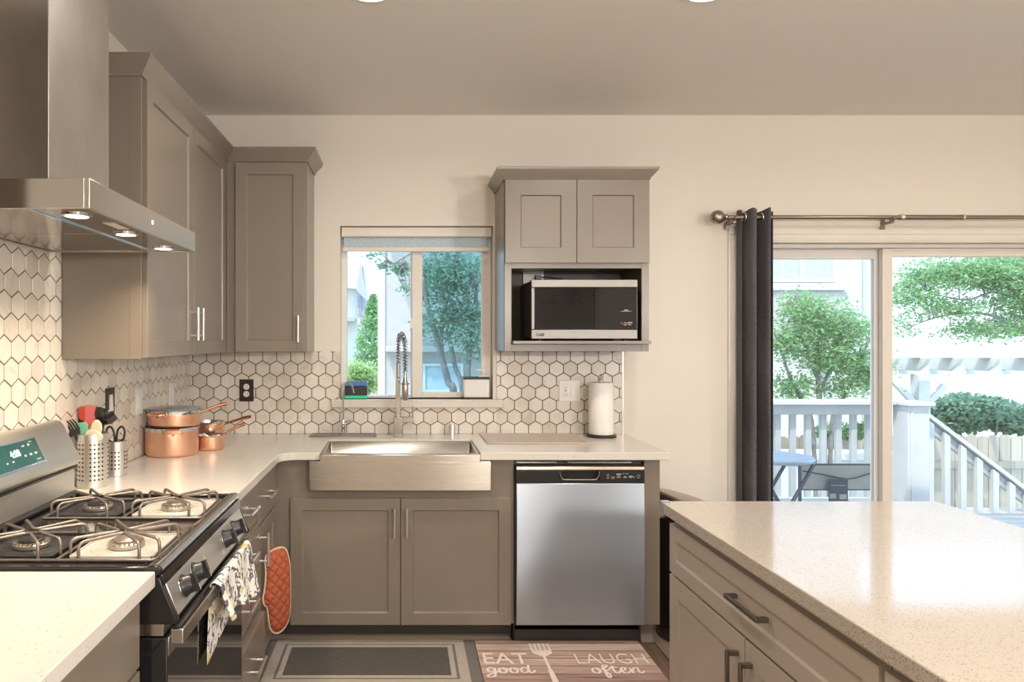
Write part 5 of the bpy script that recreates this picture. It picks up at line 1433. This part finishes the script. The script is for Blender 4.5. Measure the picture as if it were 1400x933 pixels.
# ------------------------------------------------------------------ trees
def leaf_quads(m, pts, size, rnd, aspect=2.0):
    for p in pts:
        d_ = Vector((rnd.gauss(0, 1), rnd.gauss(0, 1), rnd.gauss(0, .6))).normalized(); n_ = Vector((rnd.gauss(0, 1), rnd.gauss(0, 1), rnd.gauss(0, 1)))
        s_ = d_.cross(n_).normalized(); u_ = size * rnd.uniform(.7, 1.3); w_ = u_ / aspect
        m.face([p - d_ * u_ * .5, p + s_ * w_ * .5, p + d_ * u_ * .5, p - s_ * w_ * .5])
def ctree(name, label, cat, stems, crowns, nclump, nleaf, size, mat, seed, clump=.12, flat=.7, stem='trunk', twig=.010):
    """stems: (points, radius0, radius1); crowns: (centre, (rx, ry, rz)); leaves in clumps joined to the stems by twigs"""
    rnd = random.Random(seed)
    o = thing(name, label, cat, tuple(stems[0][0][0]))
    mt_ = MB(); nodes = []
    for pts, r0, r1 in stems:
        P = catmull(pts, 6); n = len(P)
        mt_.tube(P, [r0 + (r1 - r0) * i / (n - 1) for i in range(n)], 9, caps=False)
        nodes += P[n // 3:]
    ml_ = MB(); tot = sum(c[1][0] * c[1][1] * c[1][2] for c in crowns); lp = []
    for c_, rr in crowns:
        k = max(4, int(nclump * (rr[0] * rr[1] * rr[2]) / tot))
        for i in range(k):
            v_ = Vector((rnd.gauss(0, 1), rnd.gauss(0, 1), rnd.gauss(0, 1))).normalized() * rnd.random() ** .42
            q = Vector(c_) + Vector((v_.x * rr[0], v_.y * rr[1], v_.z * rr[2]))
            near = sorted(nodes, key=lambda p: (p - q).length + max(0, p.z - q.z) * 2)[0]
            mid = near.lerp(q, .5) + Vector((rnd.uniform(-.06, .06), rnd.uniform(-.05, .05), rnd.uniform(-.02, .08)))
            L_ = (q - near).length
            tw = catmull([near, mid, q], 4); mt_.tube(tw, [twig * (1.3 - .9 * j / (len(tw) - 1)) for j in range(len(tw))], 5, caps=False)
            if rnd.random() < .35: nodes.append(mid)
            for j in range(int(nleaf / nclump)):
                lp.append(q + Vector((rnd.gauss(0, clump), rnd.gauss(0, clump * .8), rnd.gauss(0, clump * flat))))
    leaf_quads(ml_, lp, size, rnd)
    mt_.build(stem, M['bark'], o, smooth=60)
    ml_.build('foliage', M[mat], o, smooth=0, recalc=False)
    return o
D1 = 6.4
A = lambda x, y, d=D1: at(x, y, d)
ctree('window_tree', 'multi-stemmed leafy tree seen through the right pane of the kitchen window', 'tree',
      [([Vector((.50, D1, GZ)), A(622, 570), A(612, 520), A(596, 460), A(584, 415), A(578, 370)], .040, .020),
       ([Vector((.56, D1 + .1, GZ)), A(634, 570), A(622, 500), A(612, 450), A(606, 400), A(600, 360)], .026, .014),
       ([Vector((.60, D1, GZ)), A(640, 560), A(640, 500), A(648, 440), A(652, 390)], .035, .018),
       ([A(612, 520), A(604, 480), A(606, 430), A(618, 390), A(622, 350)], .022, .012)],
      [(A(618, 372), (.34, .25, .22)), (A(640, 425), (.20, .2, .26)), (A(592, 395), (.16, .2, .16)), (A(612, 440), (.22, .2, .14)), (A(645, 480), (.12, .15, .16))],
      140, 4800, .043, 'leafb', 11, .075, .8, twig=.006)
ctree('overhanging_branch', 'leafy blue-green branch hanging into the left pane of the kitchen window', 'tree branch',
      [([A(600, 300, 6.0), A(575, 335, 6.0), A(556, 350, 6.0), A(535, 362, 6.0)], .012, .005)],
      [(A(548, 368, 6.0), (.13, .06, .06)), (A(528, 365, 6.0), (.06, .05, .04)), (A(512, 350, 6.0), (.05, .04, .02)), (A(558, 395, 6.0), (.05, .04, .03))],
      26, 200, .055, 'leafb', 5, .03, .7, stem='branch', twig=.004)
# conifer and bush
rnd = random.Random(3)
cf = thing('conifer', 'tall pale green conifer between the houses seen through the kitchen window', 'tree', tuple(Vector((-.86, 20, GZ))))
m = MB(); pts = []
for i in range(3800):
    h_ = rnd.random(); z = GZ + 1.2 + h_ * 3.1; rr = min(1, (1 - h_) * 2.2) ** .8 * .52 + .04; a = rnd.uniform(0, 2 * PI); q = rr * rnd.random() ** .5
    pts.append(Vector((-.80 + q * math.cos(a), 20 + q * math.sin(a), z)))
leaf_quads(m, pts, .13, rnd); m.build('foliage', M['leafg'], cf, smooth=0, recalc=False)
m = MB(); m.cyl((-.80, 20, GZ), (-.80, 20, 1.5), .09, 10); m.build('trunk', M['bark'], cf)
def bush(name, label, c_, r_, n, size, mat, seed, cat='bush'):
    rnd = random.Random(seed); o = thing(name, label, cat, (c_[0], c_[1], GZ))
    m = MB(); pts = []
    subs = [(Vector((rnd.uniform(-.7, .7) * r_[0], rnd.uniform(-.5, .5) * r_[1], rnd.uniform(-.3, .5) * r_[2])), rnd.uniform(.35, .6)) for _ in range(14)]
    for i in range(n):
        sb, k = subs[rnd.randrange(len(subs))]
        v_ = Vector((rnd.gauss(0, 1), rnd.gauss(0, 1), rnd.gauss(0, 1))).normalized() * rnd.random() ** .35
        pts.append(Vector(c_) + sb + Vector((v_.x * r_[0] * k, v_.y * r_[1] * k, v_.z * r_[2] * k)))
    leaf_quads(m, pts, size, rnd); m.build('foliage', M[mat], o, smooth=0, recalc=False)
    m = MB()
    for k in range(5):
        a = k * 1.26; m.tube([(c_[0] + .05 * math.cos(a), c_[1] + .05 * math.sin(a), GZ), (c_[0] + r_[0] * .5 * math.cos(a), c_[1] + r_[1] * .5 * math.sin(a), c_[2])], [.03, .012], 6)
    m.build('stems', M['bark'], o)
    return o
bush('bush', 'yellow-green bush low in the left pane of the kitchen window', tuple(at(492, 520, 9)), (.25, .3, .26), 2600, .055, 'leafy', 21)
# through the patio door
D2 = 7.0
A = lambda x, y, d=D2: at(x, y, d)
g2 = lambda x: Vector(((x - 549) * D2 / F, D2, GZ))
ctree('small_tree', 'small green leafy tree above the deck railing in the left door pane', 'tree',
      [([g2(1128), A(1126, 600), A(1120, 545), A(1118, 500), A(1122, 455), A(1118, 425)], .035, .012),
       ([g2(1134), A(1136, 600), A(1150, 550), A(1172, 510), A(1182, 480)], .025, .010),
       ([g2(1120), A(1112, 600), A(1096, 550), A(1078, 510), A(1068, 480)], .025, .010),
       ([A(1120, 540), A(1136, 500), A(1146, 460), A(1150, 435)], .016, .007),
       ([A(1118, 520), A(1102, 480), A(1092, 440), A(1088, 415)], .016, .007)],
      [(A(1102, 425), (.28, .22, .16)), (A(1152, 450), (.28, .22, .18)), (A(1085, 470), (.24, .22, .16)), (A(1135, 490), (.30, .22, .14)), (A(1172, 500), (.18, .2, .18)), (A(1085, 530), (.24, .2, .10)), (A(1150, 530), (.26, .2, .07))],
      260, 10400, .040, 'leafg', 31, .085, .7, twig=.005)
D3 = 10.6
A = lambda x, y, d=D3: at(x, y, d)
g3 = lambda x: Vector(((x - 549) * D3 / F, D3, GZ))
ctree('tall_tree', 'tall airy green tree filling the top of the right door pane', 'tree',
      [([g3(1450), A(1445, 560), A(1432, 470), A(1400, 415), A(1370, 385), A(1330, 370)], .09, .02),
       ([A(1432, 480), A(1390, 450), A(1350, 430), A(1300, 430), A(1262, 440)], .03, .008),
       ([A(1400, 415), A(1420, 380), A(1430, 340)], .03, .015),
       ([A(1370, 385), A(1320, 380), A(1280, 390), A(1235, 410)], .02, .007),
       ([A(1400, 415), A(1360, 400), A(1320, 410), A(1270, 400)], .02, .008)],
      [(A(1290, 375), (.60, .35, .22)), (A(1250, 400), (.36, .3, .22)), (A(1340, 375), (.5, .4, .28)), (A(1390, 400), (.45, .4, .40)), (A(1290, 420), (.55, .3, .12)), (A(1350, 450), (.6, .3, .13)), (A(1236, 440), (.18, .2, .16)), (A(1400, 440), (.4, .3, .2)), (A(1400, 355), (.5, .3, .2))],
      300, 15000, .055, 'leafg', 43, .14, .4, twig=.007)
bush('hedge', 'dense blue-green hedge behind the pergola, above the board fence', tuple(at(1335, 572, 9.9)), (.85, .4, .34), 7500, .085, 'leafb', 51, 'hedge')
bush('bush', 'green bush showing between the balusters of the deck railing', tuple(at(1160, 592, 8.9)), (.45, .12, .16), 2200, .055, 'leafg', 52)
# neighbour houses
ng = thing('neighbour_house', 'beige stucco neighbour house wall close outside the kitchen window', 'house', (1.6, 9.2, GZ))
D4 = 8.0
xl = (524 - 549) * D4 / F
m = MB(); m.box(xl, 3.0, D4, D4 + .2, GZ, 6.5); m.build('wall', M['stucco'], ng, smooth=0)
m = MB(); m.box(xl - .06, xl + .02, D4 - .02, D4 + .1, GZ, 6.5); m.build('corner_board', M['whitestucco'], ng, smooth=0)
m = MB(); m.box(xl + .03, 3.0, D4 - .14, D4, 1.29, 1.36); m.build('band', M['stucco'], ng, bevel=.01)
m = MB(); m.box(xl - .3, 3.3, D4 - 1.15, D4 + .3, 3.55, 3.72); m.build('eave', M['whitestucco'], ng, smooth=0)  # out of view, added to shade the wall below
wa0, wa1, wb0, wb1 = (578 - 549) * D4 / F, (633 - 549) * D4 / F, .83, 1.16
m = MB(); ringbox(m, wa0, wa1, 0, 0, 0, 0, 0) if False else None
def ringz(m, x0, x1, z0, z1, w, y0, y1):
    m.box(x0, x1, y0, y1, z0, z0 + w); m.box(x0, x1, y0, y1, z1 - w, z1); m.box(x0, x0 + w, y0, y1, z0 + w, z1 - w); m.box(x1 - w, x1, y0, y1, z0 + w, z1 - w)
m = MB(); ringz(m, wa0, wa1, wb0, wb1, .03, D4 - .03, D4); wfm = m.build('window', M['whitewood'], ng, smooth=0)
m = MB(); m.box(wa0 + .03, wa1 - .03, D4 - .008, D4 - .002, wb0 + .03, wb1 - .03); m.build('pane', M['outglass'], wfm, smooth=0)
# gable house far left
gh = thing('gable_house', 'pale lavender house with a steep gable at the far left of the kitchen window', 'house', (-2.6, 24, GZ))
D5 = 22.0
def g(px, py): p = at(px, py, D5); return (p.x, p.z)
m = MB(); m.prism([(-5.5, GZ), (g(494, 0)[0], GZ), g(494, 395), g(480, 385), (-5.5, g(480, 385)[1])], D5, D5 + .2, lambda a, b, t_: (a, t_, b)); m.build('wall', M['whitestucco'], gh, smooth=0)
m = MB(); m.prism([(g(494, 0)[0], GZ), (g(502, 0)[0], GZ), g(502, 415), g(496, 362), g(490, 385), g(494, 400)], D5 - .1, D5 + 1.2, lambda a, b, t_: (a, t_, b)); m.build('gable_wall', M['lav'], gh, smooth=0)
m = MB(); m.prism([(-5.5, g(0, 356)[1]), g(494, 359), g(488, 396), (-5.5, g(0, 384)[1])], D5 - .4, D5 + .0, lambda a, b, t_: (a, t_, b)); m.build('roof', M['whitestucco'], gh, smooth=0)
m = MB(); m.prism([g(494, 359), g(503, 413), g(488, 398)], D5 - .5, D5 - .3, lambda a, b, t_: (a, t_, b)); m.build('gable_end', M['lav'], gh, smooth=0)
for pa, pb in ((489, 491), (492, 494)):
    m = MB(); a = g(pa, 405); b = g(pb, 430); m.box(a[0], b[0], D5 - .14, D5 - .1, b[1], a[1]); m.build('window', M['roof'], gh, smooth=0)
m = MB(); q = g(478, 440); m.box(-5.5, q[0] + .2, D5 - .6, D5, q[1], q[1] + .12); m.build('porch_roof', M['lav'], gh, smooth=0)
fe = MB(); x = -2.2
while x < -.05:
    fe.prism([(x, GZ), (x + .13, GZ), (x + .13, at(0, 508, 11).z - .03), (x + .10, at(0, 508, 11).z), (x + .03, at(0, 508, 11).z), (x, at(0, 508, 11).z - .03)], 11, 11.02, lambda a, b, t_: (a, t_, b)); x += .14
tag(fe.build('side_fence', M['fence'], smooth=0), 'grey board fence low in the left pane of the kitchen window', 'fence')
# big white house behind the patio door view
wh = thing('white_house', 'bright white stucco house with a wide window beyond the small tree', 'house', (9, 14, GZ))
D6 = 13.5
hx = lambda px: (px - 549) * D6 / F
hz = lambda py: CAMZ - (py - 463) * D6 / F
m = MB(); m.box(3.2, hx(1178), D6, D6 + .3, GZ, 6.5); m.build('wall', M['whitestucco'], wh, smooth=0)
m = MB(); m.box(hx(1178), hx(1196), D6 + .6, D6 + .9, GZ, 6.5); m.build('set_back_wall', M['lav'], wh, smooth=0)
m = MB(); m.box(hx(1196), 16.0, D6 + .2, D6 + .5, GZ, 4.6); m.build('wall', M['whitestucco'], wh, smooth=0)
m = MB(); ringz(m, hx(1000), hx(1142), hz(386), hz(300), .06, D6 - .05, D6); m.box(hx(1093), hx(1098), D6 - .05, D6, hz(386) + .06, hz(300) - .06); m.box(hx(1068), hx(1070), D6 - .05, D6, hz(386) + .06, hz(300) - .06); wf = m.build('window', M['whitewood'], wh, smooth=0)
m = MB(); m.box(hx(1000) + .06, hx(1142) - .06, D6 - .012, D6 - .002, hz(386) + .06, hz(300) - .06); m.build('pane', M['outglass'], wf, smooth=0)
m = MB(); m.box(3.2, hx(1155), D6 - .10, D6, hz(397), hz(388)); m.build('sill_band', M['whitestucco'], wh, smooth=0)
m = MB(); m.prism([(hx(1040), hz(400)), (hx(1155), hz(400)), (hx(1168), hz(425)), (hx(1175), hz(470)), (hx(1040), hz(470))], D6 - .04, D6, lambda a, b, t_: (a, t_, b)); m.build('lower_wall', M['stucco'], wh, smooth=0)
